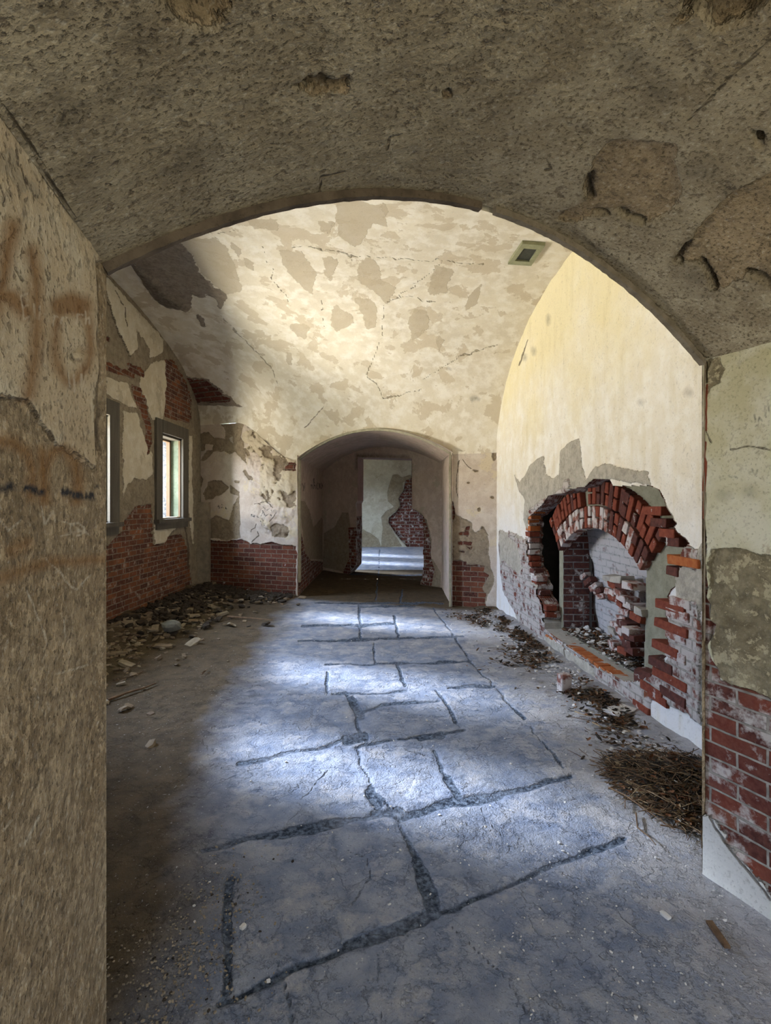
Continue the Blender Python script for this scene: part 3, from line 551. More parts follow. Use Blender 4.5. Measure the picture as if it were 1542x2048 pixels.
def far_attrs(P, u, v):
    f = Field(P, .032, 9, 121)
    left = P[:, 0] < 0
    lmp = fbm(P, 5, 5, 133)+fbm(P, 16, 4, 135)*.4; coat = np.where(left, np.maximum(np.minimum(f.polys(FCOAT), -f.polys(FLIGHT)), np.minimum(f.polys([FROUGH]) if not isinstance(FROUGH[0], list) else f.polys(FROUGH), np.minimum(-f.polys(FLIGHT), -(lmp+.03)*.5))), f.polys(FCOATR)); br = np.where(left, f.polys(FBRICK), f.polys(FBRICKR))  # in the rough patch, coat colour paints crevice shade into the low lumps
    crk = f.lines([(.9, Z1(l)) for l in [[(430, 270), (560, 390), (640, 420)], [(515, 1380), (520, 1360), (560, 1350), (560, 1310)], [(530, 1470), (590, 1410), (575, 1380)], [(680, 1290), (740, 1210)], [(550, 1140), (640, 1120), (700, 1170)]]]+[(1.0, Z6(l)) for l in [[(315, 230), (290, 400), (285, 540), (300, 620)], [(350, 220), (450, 310)]]])
    mk = f.lines([(.8, Z1(l)) for l in [[(240, 1150), (240, 1180), (255, 1180)], [(240, 1165), (252, 1165)], [(268, 1150), (268, 1182)], [(268, 1150), (282, 1160), (270, 1166), (282, 1182)], [(300, 1160), (300, 1182)], [(300, 1170), (312, 1182)],
          [(525, 1230), (525, 1255), (540, 1250), (538, 1235), (525, 1230)], [(550, 1255), (555, 1230), (560, 1255)], [(575, 1230), (575, 1255), (592, 1255)], [(575, 1242), (588, 1242)], [(620, 1250), (628, 1215), (645, 1250)], [(605, 1265), (605, 1295), (618, 1295)], [(625, 1270), (627, 1290)], [(610, 1310), (615, 1325)], [(630, 1310), (632, 1325)], [(650, 1240), (670, 1215), (690, 1245)], [(690, 1190), (700, 1220), (715, 1195)], [(580, 1130), (690, 1240)], [(620, 1210), (700, 1150)]]])
    rg = f.polys([Z1([(440, 260), (905, 560), (905, 1460), (640, 1460), (450, 900)])])
    lump = fbm(P, 5, 5, 133)+fbm(P, 16, 4, 135)*.4; tan = np.where(left, np.minimum(f.polys(FROUGH), -f.polys(FLIGHT)), -1.0)
    disp = -.018*sstep((coat+.004)/.014)*(1-.6*sstep(lump*4))-.022*sstep((br+.003)/.01)+fbm(P, 3, 4, 131)*.03+sstep(rg/.08)*lump*.11*np.where(left, 1, 0)
    return base_attrs(P, f, coat=coat, brick=br, crack=crk, mark=mk, tan=tan, disp=disp)
fw = lambda u, v: np.stack([u, FARY(u), -.05+v*(spring(u)+.05)], 1)
for a, b in ((LX-.02, FXL), (FXR, 1.66)):
    grid('wall_far', span(a, b, .012), np.linspace(0, 1, 190), fw, MAT['far'], far_attrs, uvfn=lambda P, u, v: (P[:, 0]*1.07, P[:, 2]))
grid('trim_9', span(FXL, FXR, .02), np.linspace(0, 1, 2), lambda u, v: np.stack([u, FARY(u)-.13*v, fsoff(u)], 1), MAT['far'], lambda P, u, v: base_attrs(P, None), flip=True)

# ------------------------------------------------------------------ fireplace wall
HOLE = [(1091, 1258), (1089, 1215), (1078, 1190), (1074, 1165), (1058, 1120), (1057, 1079), (1059, 1035), (1073, 1021), (1089, 1007), (1098, 991), (1133, 986), (1145, 977), (1171, 974), (1189, 958), (1220, 958), (1227, 972), (1299, 971), (1318, 979), (1336, 1016), (1346, 1040), (1364, 1068), (1376, 1088),
        (1372, 1105), (1366, 1125), (1352, 1150), (1350, 1180), (1342, 1195), (1337, 1221), (1338, 1264), (1337, 1313), (1314, 1347), (1284, 1362), (1250, 1362), (1194, 1332)]
W = [hit_right(x, y) for x, y in HOLE]; HYZ = [(p.y, p.z) for p in W]
# densify and step the hole outline by brick courses
def densify(poly, st=.03):
    out = []
    for (a, b), (c, d) in zip(poly, poly[1:]+poly[:1]):
        n = max(1, int(math.hypot(c-a, d-b)/st)); out += [(a+(c-a)*i/n, b+(d-b)*i/n) for i in range(n)]
    return out
HD = densify(HYZ)
HD = [(y+((.028 if int(z/.069) % 2 else -.018)+random.uniform(-.008, .008) if (.25 < z < 1.45) and (y > 5.3 or y < 3.6) else random.uniform(-.006, .006)), z) for y, z in HD]
def right_pt(u, v): return np.stack([RX(u), u, v*np.clip(vault_h(RX(u), u)+.01, .5, 9)], 1)
RCOAT = [[(1028, 948), (1040, 965), (1052, 945), (1060, 930), (1075, 918), (1088, 912), (1092, 948), (1105, 958), (1118, 950), (1122, 905), (1135, 888), (1158, 878), (1164, 925), (1172, 960), (1190, 935), (1210, 928), (1250, 935), (1270, 940), (1294, 945), (1302, 972), (1225, 958), (1170, 975), (1100, 992), (1060, 1030), (1057, 1062), (1048, 1040), (1050, 1000), (1036, 975)],
         [(998, 1062), (1003, 1058), (1010, 1065), (1035, 1070), (1058, 1080), (1060, 1160), (1092, 1180), (1091, 1300), (1040, 1262), (1030, 1225), (1012, 1190), (1002, 1150)],
         [(1352, 1150), (1365, 1135), (1400, 1128), (1403, 1210), (1372, 1205), (1352, 1195)], [(1395, 1098), (1406, 1085), (1406, 1440), (1398, 1440)],
         [(1091, 1270), (1191, 1335), (1191, 1380), (1150, 1345), (1091, 1300)]]
RBRICK = [[(1003, 1130), (1008, 1120), (1040, 1150), (1057, 1120), (1062, 1165), (1080, 1180), (1091, 1200), (1092, 1305), (1060, 1290), (1040, 1270), (1036, 1232), (1022, 1208), (1006, 1180)], [(1028, 1075), (1050, 1078), (1060, 1085), (1062, 1150), (1045, 1130), (1040, 1100)], [(1016, 1062), (1033, 1068), (1030, 1080), (1018, 1075)],
          [(1192, 1332), (1250, 1360), (1284, 1362), (1314, 1347), (1337, 1313), (1338, 1215), (1404, 1222), (1404, 1442), (1385, 1434), (1345, 1412), (1318, 1396), (1303, 1402), (1298, 1436), (1250, 1404), (1192, 1372)], [(1364, 1085), (1398, 1100), (1396, 1140), (1360, 1128)], [(1350, 1195), (1402, 1205), (1402, 1225), (1338, 1222)],
          [(1131, 963), (1140, 958), (1145, 972), (1130, 978)], [(1108, 990), (1130, 972), (1150, 978), (1098, 1004), (1062, 1040), (1060, 1020), (1085, 1000)], [(1091, 1256), (1194, 1330), (1194, 1338), (1091, 1266)], [(1376, 1330), (1404, 1340), (1404, 1450), (1380, 1435)]]
def right_attrs(P, u, v):
    f = Field(P, .014, 8, 141)
    coat = f.polys(RCOAT); br = f.polys(RBRICK); crk = f.lines([(1, [(1000, 1060), (998, 1090), (1003, 1150)]), (1, [(1055, 680), (1038, 730)]), (.9, [(1092, 1150), (1088, 1230)]), (1, [(1046, 1228), (1042, 1262)]), (1.2, [(1130, 1280), (1132, 1316)]), (1.2, [(1192, 1335), (1192, 1375)])])
    st = f.polys([ell(1096, 640, 3, 9, 8), ell(1376, 785, 4, 5, 8), ell(1048, 715, 3, 6, 6), ell(1067, 702, 3, 7, 6), ell(1282, 805, 2, 2, 6)])
    disp = -.012*sstep((coat+.004)/.014)-.014*sstep((br+.003)/.01)+fbm(P, 2.5, 4, 151)*.022+fbm(P, 14, 4, 153)*.006
    return base_attrs(P, f, coat=coat, brick=br, crack=crk, stain=st, disp=disp)
def right_keep(u, v, P):
    return ~(poly_sdf(P[:, 1], P[:, 2], HD) > 0)
grid('wall_right', span(2.2, 7.46, .0125), np.linspace(0, 1, 330), right_pt, MAT['right'], right_attrs, keep=right_keep, uvfn=lambda P, u, v: (P[:, 1], P[:, 2]))

# ---- mesh collector for bricks and chips
class MB:
    def __init__(s): s.v = []; s.f = []; s.m = 0; s.fm = {}
    def use(s, k):
        s.fm[len(s.f)] = k; return s
    def box(s, c, d, R=None, jit=.003, taper=1.0, ch=.14):
        R = R or Matrix.Identity(3); c = Vector(c); hx, hy, hz = [a/2 for a in d]; b = min(hx, hy, hz)*ch; n = len(s.v)
        pts = []
        for sx in (-1, 1):
            for sy in (-1, 1):
                for sz in (-1, 1):
                    j = Vector([random.uniform(-jit, jit) for _ in range(3)]); tz = taper if sz < 0 else 1
                    pts.append([Vector((sx*(hx-b)*tz, sy*(hy-b), sz*hz))+j, Vector((sx*(hx-b)*tz, sy*hy, sz*(hz-b)))+j, Vector((sx*hx*tz, sy*(hy-b), sz*(hz-b)))+j])
        for t in pts:
            for p in t: s.v.append(tuple(c+R @ p))
        I = lambda sx, sy, sz, k: n+((sx*2+sy)*2+sz)*3+k
        for z in (0, 1): s.f.append([I(0, 0, z, 0), I(1, 0, z, 0), I(1, 1, z, 0), I(0, 1, z, 0)][::1 if z else -1])
        for y in (0, 1): s.f.append([I(0, y, 0, 1), I(1, y, 0, 1), I(1, y, 1, 1), I(0, y, 1, 1)][::-1 if y else 1])
        for x in (0, 1): s.f.append([I(x, 0, 0, 2), I(x, 1, 0, 2), I(x, 1, 1, 2), I(x, 0, 1, 2)][::1 if x else -1])
        for a in (0, 1):
            for b_ in (0, 1):
                s.f.append([I(0, a, b_, 0), I(1, a, b_, 0), I(1, a, b_, 1), I(0, a, b_, 1)]); s.f.append([I(a, 0, b_, 0), I(a, 1, b_, 0), I(a, 1, b_, 2), I(a, 0, b_, 2)]); s.f.append([I(a, b_, 0, 1), I(a, b_, 1, 1), I(a, b_, 1, 2), I(a, b_, 0, 2)])
        for x in (0, 1):
            for y in (0, 1):
                for z in (0, 1): s.f.append([I(x, y, z, 0), I(x, y, z, 1), I(x, y, z, 2)])
    def tube(s, pts, r, n=4, tip=.4):
        base = len(s.v); m = len(pts)
        for i, p in enumerate(pts):
            t = (pts[min(i+1, m-1)]-pts[max(i-1, 0)]).normalized(); a = t.orthogonal().normalized(); b = t.cross(a); rr = r*(1-(1-tip)*i/(m-1))
            for k in range(n): an = 2*math.pi*k/n; s.v.append(tuple(p+(a*math.cos(an)+b*math.sin(an))*rr))
        for i in range(m-1):
            for k in range(n): s.f.append([base+i*n+k, base+i*n+(k+1) % n, base+(i+1)*n+(k+1) % n, base+(i+1)*n+k])
        s.f.append([base+k for k in range(n)][::-1]); s.f.append([base+(m-1)*n+k for k in range(n)])
    def rock(s, c, d, R=None, sub=1, cl=.62):
        bm = bmesh.new(); bmesh.ops.create_icosphere(bm, subdivisions=sub, radius=1); R = R or Matrix.Identity(3); n = len(s.v); sd = random.random()*99
        for v in bm.verts:
            p = v.co.copy(); q = Vector([max(-cl, min(cl, p[i]))/cl for i in range(3)])*(.85+.25*random.random())
            s.v.append(tuple(Vector(c)+R @ Vector((q.x*d[0]/2, q.y*d[1]/2, q.z*d[2]/2))))
        for f in bm.faces: s.f.append([n+v.index for v in f.verts])
        bm.free()
    def leaf(s, c, l, w_, R):
        n = len(s.v); cu = random.uniform(-.3, .3)*l
        for p in [(0, 0, 0), (l*.3, w_, cu*.4+.003), (l*.7, w_*.7, cu), (l, 0, cu*.5), (l*.7, -w_*.7, cu), (l*.3, -w_, cu*.4+.003), (l*.5, 0, -.004)]: s.v.append(tuple(Vector(c)+R @ Vector(p)))
        for k in range(6): s.f.append([n+6, n+k, n+(k+1) % 6])
    def build(s, name, mat, parent=None, kind=None, recalc=True, **props):
        me = bpy.data.meshes.new(name); me.from_pydata(s.v, [], s.f)
        if recalc:
            bm = bmesh.new(); bm.from_mesh(me); bmesh.ops.recalc_face_normals(bm, faces=bm.faces); bm.to_mesh(me); bm.free()
        mats = mat if isinstance(mat, list) else [mat]
        if len(mats) > 1:
            idx = np.zeros(len(me.polygons), np.int32)
            ks = sorted(s.fm)
            for a, b in zip(ks, ks[1:]+[len(me.polygons)]): idx[a:b] = s.fm[a]
            me.polygons.foreach_set('material_index', idx)
        o = new_obj(name, me, None, parent, kind, **props)
        for m_ in mats: me.materials.append(m_)
        return o
def rotz(a): return Matrix.Rotation(a, 3, 'Z')
def rrot(): return Matrix.Rotation(random.uniform(0, 6.28), 3, 'Z') @ Matrix.Rotation(random.gauss(0, .25), 3, 'X') @ Matrix.Rotation(random.gauss(0, .25), 3, 'Y')
def empty(name, loc, label, cat, group=None):
    o = bpy.data.objects.new(name, None); COL.objects.link(o); o.location = loc; o['label'] = label; o['category'] = cat
    if group: o['group'] = group
    return o
def localise(o, root):
    o.parent = root; o.matrix_parent_inverse = Matrix.Translation(-Vector(root.location)); return o

# ------------------------------------------------------------------ fireplace
D = .17
FP = empty('fireplace', (RX(4.6)+D, 4.6, 0), 'wide brick fireplace with broken round arch sunk in the right wall', 'fireplace')
def fp(o): return localise(o, FP)
def wallxyz(y, z, d): return Vector((RX(y)+d, y, z))
# rim: broken thickness of the wall around the hole
bm = bmesh.new(); uvl = bm.loops.layers.uv.new('UVMap'); r0 = [bm.verts.new(wallxyz(y, z, -.006)) for y, z in HD]; r1 = [bm.verts.new(wallxyz(y+random.uniform(-.006, .006), z, D-.005 if z > .25 else D+.3)) for y, z in HD]
for i in range(len(HD)):
    j = (i+1) % len(HD); f = bm.faces.new((r0[i], r0[j], r1[j], r1[i]))
    if HD[i][1] < .24: f.material_index = 1
    for l, (vv, dd) in zip(f.loops, ((HD[i], 0), (HD[j], 0), (HD[j], .47), (HD[i], .47))):
        steep = abs(HD[j][1]-HD[i][1]) > abs(HD[j][0]-HD[i][0]); l[uvl].uv = (dd, vv[1]) if steep else (vv[0], dd)
me = bpy.data.meshes.new('broken_edge'); bm.to_mesh(me); bm.free(); o = new_obj('broken_edge', me, MAT['brick']); me.materials.append(MAT['mortar']); fp(o)
# arch geometry in the recess
AC = (4.69, .10); R1, R2 = 1.19, 1.62
OPEN = [(5.47, .17), (5.47, 1.0)]+[(AC[0]+R1*math.sin(math.radians(a)), AC[1]+R1*math.cos(math.radians(a))) for a in range(40, -42, -4)]+[(3.93, .98), (3.97, .17)]
z0 = lambda P: base_attrs(P, None)
# recess back panel of grey render
def panel_keep(u, v, P): return ~(poly_sdf(P[:, 1], P[:, 2], OPEN) > 0) & ~((P[:, 1] > 5.60) & (P[:, 2] > .35))
def panel_attr(P, u, v):
    return base_attrs(P, None, disp=fbm(P, 6, 4, 171)*.012)
o = grid('recess_panel', span(3.0, 6.15, .0125), span(.0, 1.85, .0125), lambda u, v: np.stack([RX(u)+D, u, v], 1), MAT['render'], panel_attr, keep=panel_keep, kind=None); fp(o)
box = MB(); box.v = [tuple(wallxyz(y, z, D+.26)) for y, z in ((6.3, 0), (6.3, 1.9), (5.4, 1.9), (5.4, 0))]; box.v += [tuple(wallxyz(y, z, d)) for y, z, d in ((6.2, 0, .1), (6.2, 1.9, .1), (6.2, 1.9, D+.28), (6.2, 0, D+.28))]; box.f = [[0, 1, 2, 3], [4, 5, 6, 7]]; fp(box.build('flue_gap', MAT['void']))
# voussoirs
def vouss(mb_by, ra, rb, n, a0, a1, d0, pick, skip=()):
    for k in range(n):
        if k in skip: continue
        a = math.radians(a0+(a1-a0)*(k+.5)/n); mid = (ra+rb)/2
        splits = ((ra, rb),) if k % 2 else ((ra, mid-.005), (mid+.005, rb))
        for (p, q) in splits:
            w_ = ((p+q)/2)*math.radians(abs(a1-a0)/n)-.014
            c = wallxyz(AC[0]+(p+q)/2*math.sin(a), AC[1]+(p+q)/2*math.cos(a), d0+random.uniform(-.008, .008))
            R = Matrix.Rotation(-a, 3, 'X')
            mb_by[pick(k, p, q)].box(c, (.10, w_, (q-p)-.006), R, .003, 1)
BK = ['b_red', 'b_dark', 'b_white', 'b_orange', 'mortar']; BMATS = [MAT[k] for k in BK]
class Multi(dict):
    def __init__(s): s.mb = MB()
    def __getitem__(s, k): return s.mb.use(BK.index(k))
MI, MO = Multi(), Multi()
vouss(MI, R1, R1+.205, 23, 40, -41, D-.015, lambda k, p, q: 'b_white' if 4 < k < 15 and random.random() < .8 else random.choice(['b_red', 'b_dark', 'b_white']))
vouss(MO, R1+.215, R2, 27, 41, -42, D-.01, lambda k, p, q: random.choice(['b_red', 'b_red', 'b_dark']), skip=(10, 11))
fp(MI.mb.build('inner_arch_ring', BMATS, kind='stuff')); fp(MO.mb.build('outer_arch_ring', BMATS, kind='stuff'))
# mortar bed behind the voussoirs
mb = MB(); N_ = 40
for k in range(N_+1):
    a = math.radians(40-81*k/N_)
    for r in (R1+.012, R2-.015): mb.v.append(tuple(wallxyz(AC[0]+r*math.sin(a), AC[1]+r*math.cos(a), D+.005)))
for k in range(N_): mb.f.append([2*k, 2*k+1, 2*k+3, 2*k+2])
fp(mb.build('arch_bedding', simple_mat('dark_joint', (.05, .04, .035), (.11, .09, .075), 20)))
# firebox
FX = RX(5.47)+D
mb = MB()
def uvquad(name, pts, mat, uvs, n=(2, 2), disp=0):
    A, B, C_, D_ = [np.array(p, float) for p in pts]
    def fn(u, v):
        u = u[:, None]; v = v[:, None]; return (A*(1-u)+B*u)*(1-v)+(D_*(1-u)+C_*u)*v
    L = np.linalg.norm(B-A); H = np.linalg.norm(D_-A)
    return grid(name, np.linspace(0, 1, max(2, int(L/.02))), np.linspace(0, 1, max(2, int(H/.02))), fn, mat, (lambda P, u, v: base_attrs(P, None, disp=fbm(P, 5, 4, 5)*disp)), kind=None, uvfn=lambda P, u, v: (u*L+uvs, P[:, 2]))
BX = 2.23
fp(uvquad('firebox_cheek', [(FX-.01, 5.47, .1), (BX, 5.46, .1), (BX, 5.46, 1.45), (FX-.01, 5.47, 1.45)], MAT['firebox'], 0, disp=.01))
fp(uvquad('firebox_back', [(BX, 5.46, .1), (BX, 3.9, .1), (BX-.12, 3.9, 1.5), (BX-.12, 5.5, 1.5)], MAT['pale'], 0, disp=.05))
fp(uvquad('firebox_cheek', [(RX(3.95)+D+.03, 3.95, .1), (BX, 3.95, .1), (BX, 3.95, 1.5), (RX(3.95)+D+.03, 3.95, 1.5)], MAT['firebox'], 0, disp=.01))
fp(uvquad('firebox_throat', [(RX(5.5)+D+.03, 5.5, 1.42), (RX(3.9)+D+.03, 3.9, 1.42), (BX, 3.9, 1.30), (BX, 5.5, 1.30)], MAT['void'], 0, disp=.03))
# hearth ledge
def ledge(u, v): return np.stack([RX(u)-.002+v*.62, u, .152+.02*v+0*u], 1)
fp(grid('hearth', span(3.30, 5.56, .02), span(0, 1, .03), ledge, MAT['mortar'], lambda P, u, v: base_attrs(P, None, disp=fbm(P, 7, 4, 7)*.03), kind=None, flip=True))
mb = MB()
for k in range(16):
    y = 5.50-k*.112; 
    if y < 3.75: break
    mb.box(wallxyz(y, .128, .05), (.11, .10, .065), None, .004)
fp(mb.build('hearth_edge', MAT['b_orange']))
# toothed bricks at the near side, bitten out of the wall
def tb(px, py, ln, mat, d=.045, h=.058, z=None, dep=.105):
    c = hit_right(px, py, 0); c = wallxyz(c.y, c.z, d-.03)
    mbt[mat].box((c.x+.02, c.y-ln/2, c.z), (dep, ln, h), rotz(math.atan(.06)), .003)
mbt = Multi()
for px, py, ln, m in [(1341, 1118, .30, 'b_orange'), (1337, 1140, .12, 'b_dark'), (1317, 1205, .30, 'b_red'), (1315, 1243, .34, 'b_red'), (1309, 1285, .28, 'b_red'), (1303, 1318, .26, 'b_dark'), (1310, 1340, .24, 'b_red'),
                      (1338, 1222, .22, 'b_white'), (1336, 1264, .20, 'b_white'), (1336, 1302, .2, 'b_white'), (1286, 1366, .26, 'b_red'), (1270, 1404, .2, 'b_red'), (1332, 1352, .24, 'b_red'), (1326, 1378, .26, 'b_dark'), (1345, 1200, .2, 'b_white'), (1300, 1384, .22, 'b_red')]: tb(px, py, ln, m)
# toothed courses at the far side
for k in range(17):
    z = .33+k*.069; 
    yy = [y for (y, zz) in HD if abs(zz-z) < .03 and y > 5.3]
    if yy: mbt['b_orange' if k > 12 else random.choice(['b_dark', 'b_red', 'b_white'])].box(wallxyz(max(yy)+.05-(.05 if k % 2 else .0), z, .055), (.12, .16, .056), rotz(math.atan(.06)), .004)
# courses right of the arch behind the plaster
for k, (py, x0, x1) in enumerate([(1022, 1300, 1338), (1045, 1312, 1348), (1066, 1330, 1366), (1084, 1345, 1374)]):
    a = hit_right(x0, py, .1); b = hit_right(x1, py, .1); mbt['b_dark' if k % 2 else 'b_red'].box(((a+b)/2), (.1, abs(a.y-b.y), .06), None, .003)
fp(mbt.mb.build('toothed_bricks', BMATS, kind='stuff'))
# ragged remains of the near jamb and slipped bricks on the splay
mbj = Multi()
for py in range(1158, 1312, 13):
    for j in range(3):
        px = 1272-j*16-(6 if (py//13) % 2 else 0)-max(0, (1200-py))*.15+(18 if 1205 < py < 1245 else 0)
        if random.random() < .8:
            c = hit_right(px, py, D+.02+.05*j); mbj[random.choice(['b_red', 'b_dark', 'b_white', 'b_white', 'mortar'])].box(c, (.12, .13+random.random()*.05, .052), rotz(random.gauss(0, .1)) @ Matrix.Rotation(random.gauss(0, .06), 3, 'X'), .008)
for px, py, a in [(1152, 1134, .1), (1163, 1142, .5), (1172, 1152, .6), (1181, 1162, .6), (1192, 1173, .6), (1200, 1182, .4), (1207, 1192, .3)]:
    c = hit_right(px, py, D+.22); mbj[random.choice(['b_dark', 'b_white'])].box(c, (.10, .11, .055), rotz(.4) @ Matrix.Rotation(-a, 3, 'X'), .006)
fp(mbj.mb.build('broken_jamb', BMATS, kind='stuff'))

# ------------------------------------------------------------------ window wall
def lw(u, v): return np.stack([0*u+LX, u, v], 1)
Z2 = lambda pts: [(x/2.203, 500+y/2.203) for x, y in pts]
LPL = [Z2(p) for p in [[(465, 110), (560, 220), (700, 370), (722, 400), (715, 450), (660, 480), (655, 440), (640, 400), (600, 350), (610, 420), (580, 470), (540, 400), (500, 300), (470, 200)], [(680, 490), (725, 485), (732, 600), (722, 745), (672, 748), (650, 690), (615, 640), (615, 560)],
    [(540, 710), (600, 720), (625, 800), (640, 860), (670, 900), (672, 990), (640, 1015), (590, 1000), (560, 1040), (540, 1100)], [(790, 570), (830, 620), (840, 670), (800, 640)], [(830, 820), (845, 820), (850, 1300), (830, 1200)], [(470, 560), (560, 590), (600, 700), (540, 680), (470, 640)], [(675, 1210), (800, 1200), (760, 1240), (720, 1290), (680, 1300)]]]
LBR = [[(215, 1085), (60, 1075), (-90, 1100), (-950, 1190), (-950, 1800), (-90, 1405), (215, 1270)]]+[Z2(p) for p in [[(470, 1310), (545, 1240), (545, 1190), (600, 1130), (670, 1120), (675, 1300), (720, 1295), (740, 1260), (800, 1250), (830, 1330), (850, 1520), (470, 1700)], [(462, 490), (600, 545), (600, 570), (462, 525)], [(565, 490), (640, 530), (630, 560), (570, 530)], [(575, 590), (620, 610), (650, 690), (665, 760), (670, 860), (650, 900), (640, 840), (640, 760), (600, 680)],
    [(722, 480), (760, 480), (810, 560), (840, 640), (842, 760), (820, 760), (730, 735), (725, 640), (735, 580)], [(465, 375), (490, 385), (490, 405), (465, 395)]]]
def lw_attrs(P, u, v):
    f = Field(P, .03, 9, 201)
    coat = -f.polys(LPL); br = f.polys(LBR)
    crk = f.lines([(1.1, Z2(l)) for l in [[(470, 220), (500, 300), (540, 400), (580, 470)], [(812, 1200), (830, 1330), (835, 1400)], [(485, 1370), (490, 1420)], [(500, 180), (545, 250), (560, 330)]]])
    disp = .014*sstep((f.polys(LPL)+.004)/.012)-.02*sstep((br+.003)/.01)+fbm(P, 3, 4, 211)*.03
    return base_attrs(P, f, coat=coat, brick=br, crack=crk, disp=disp)
wy = [e for w_ in WINS for e in w_]
def wkeep(W_): return lambda u, v, P: ~np.any([(u > a) & (u < b) & (v > WIN_H[0]) & (v < WIN_H[1]) for a, b in W_], axis=0)
def lwk(u, v, P): return wkeep(WINS)(u, v, P) & (v < vault_h(np.full(len(u), LX), u)+.10)
grid('wall_left', span(.1, 9.4, .022, wy), span(0, 4.45, .022, WIN_H), lw, MAT['leftfar'], lw_attrs, keep=lwk, uvfn=lambda P, u, v: (u, v), flip=False)
wy3 = [e for w_ in WINS3 for e in w_]
grid('wall_left', span(11.5, 18.6, .08, wy3), span(0, 4.2, .08, WIN_H), lw, MAT['room3'], lambda P, u, v: base_attrs(P, None), keep=wkeep(WINS3))
n_w = 0
def window(a, b, full=True):
    global n_w; n_w += 1
    z0_, z1_ = WIN_H; root = bpy.data.objects.new('window_%d' % n_w, None); COL.objects.link(root); root.location = (LX, (a+b)/2, z0_); root['kind'] = 'structure'
    def pb(name, lo, hi, mat): return localise(box_mesh(name, lo, hi, mat, None, None), root)
    # splayed embrasure
    ox = LX-.95; sy = .32; sz = .25
    quads = [[(LX, b, z0_), (LX, b, z1_), (LX-.2, b, z1_), (LX-.2, b, z0_)], [(LX-.2, b, z0_), (LX-.2, b, z1_), (ox, b+sy, z1_+sz), (ox, b+sy, z0_-.1)], [(LX, a, z0_), (ox, a-sy, z0_-.1), (ox, a-sy, z1_+sz), (LX, a, z1_)],
             [(LX, a, z0_), (LX, b, z0_), (ox, b+sy, z0_-.1), (ox, a-sy, z0_-.1)], [(LX, a, z1_), (ox, a-sy, z1_+sz), (ox, b+sy, z1_+sz), (LX, b, z1_)]]
    for k, q in enumerate(quads):
        mb = MB(); mb.v = q; mb.f = [[0, 1, 2, 3]]
        o = mb.build('stone_reveal' if k == 1 else 'reveal', MAT['granite'] if k in (1, 3) else MAT['reveal'], recalc=False); localise(o, root)
    if not full: return root
    cw = .20; fx = LX+.035
    for nm, lo, hi in (('casing', (LX-.01, a-cw, z0_-.02), (fx, a, z1_+.19)), ('casing', (LX-.01, b, z0_-.02), (fx, b+cw+.03, z1_+.19)), ('head_casing', (LX-.01, a, z1_), (fx+.006, b, z1_+.19)),
                       ('window_sill', (LX-.02, a-cw-.02, z0_-.075), (fx+.045, b+cw+.05, z0_-.02)), ('apron', (LX-.01, a-cw, z0_-.17), (fx+.005, b+cw, z0_-.075))): pb(nm, lo, hi, MAT['wood_dark'])
    for nm, lo, hi, m in (('jamb', (LX-.04, b-.012, z0_), (LX-.01, b, z1_), 'wood_brown'), ('jamb', (LX-.16, a, z0_), (LX-.01, a+.022, z1_), 'wood_brown'), ('head', (LX-.16, a, z1_-.03), (LX-.01, b, z1_), 'wood_dark'),
                       ('sash_stile', (LX-.22, b-.05, z0_), (LX-.165, b, z1_), 'wood_brown'), ('sash_stile', (LX-.22, a, z0_), (LX-.165, a+.05, z1_), 'wood_brown'), ('sash_rail', (LX-.22, a, z1_-.06), (LX-.165, b, z1_), 'wood_brown')): pb(nm, lo, hi, MAT[m])
    return root
for a, b in WINS: window(a, b, True)
for a, b in WINS3: window(a, b, False)

# ------------------------------------------------------------------ far passage and doorway
PB = lambda x: 10.43-1.01*x        # plane of the doorway wall
pz = lambda v, h: v*h
def pass_attrs_l(P, u, v):
    f = Field(P, .015, 8, 221); Zp = lambda pts: [(560+x/3.855, 820+y/3.855) for x, y in pts]
    coat = f.polys([Zp(p) for p in [[(190, 700), (230, 780), (260, 900), (320, 830), (340, 860), (340, 1150), (260, 1150), (200, 1150), (180, 1000), (170, 900), (150, 700)]]])
    br = f.polys([Zp(p) for p in [[(140, 900), (165, 960), (200, 1110), (240, 1160), (330, 1170), (330, 1230), (150, 1450), (140, 1450)]]])
    mk = f.lines([(1, Zp(l)) for l in [[(172, 565), (180, 590)], [(192, 560), (182, 625)], [(238, 575), (240, 605)], [(240, 590), (250, 578), (254, 605)], [(262, 530), (264, 610)], [(264, 585), (274, 580), (276, 610)], oval(293, 588, 10, 24, n=10), oval(316, 585, 9, 24, n=10), [(335, 575), (337, 605)], [(337, 585), (350, 572)]]])
    return base_attrs(P, f, coat=coat, brick=br, mark=mk, disp=fbm(P, 3, 4, 231)*.03)
grid('wall_left', span(8.50, 11.95, .025), span(-.08, FSPR+.05, .025), lambda u, v: np.stack([0*u+FXL, u, v], 1), MAT['pass'], pass_attrs_l)
grid('wall_right', span(7.60, 9.5, .05), span(-.08, FSPR+.05, .05), lambda u, v: np.stack([0*u+FXR+.025*(u-7.67), u, v], 1), MAT['pass'], lambda P, u, v: base_attrs(P, None), flip=True)
def fsof(u, v):
    x = FXL+(FXR-FXL)*u; y0 = FARY(x)-.12; y1 = PB(x); return np.stack([x, y0+(y1-y0)*v, fsoff(x)], 1)
grid('ceiling', np.linspace(0, 1, 60), np.linspace(0, 1, 60), fsof, MAT['pass'], lambda P, u, v: base_attrs(P, None, disp=fbm(P, 3, 4, 241)*.02), flip=False)
Zp = lambda pts: [(560+x/3.855, 820+y/3.855) for x, y in pts]
DOORP = Zp([(600, 365), (1015, 375), (1015, 760), (1055, 775), (1100, 820), (1108, 1000), (1105, 1100), (1110, 1180), (1095, 1300), (1070, 1370), (1070, 1480), (480, 1480), (500, 1300), (585, 1200), (590, 900), (588, 720), (600, 700)])
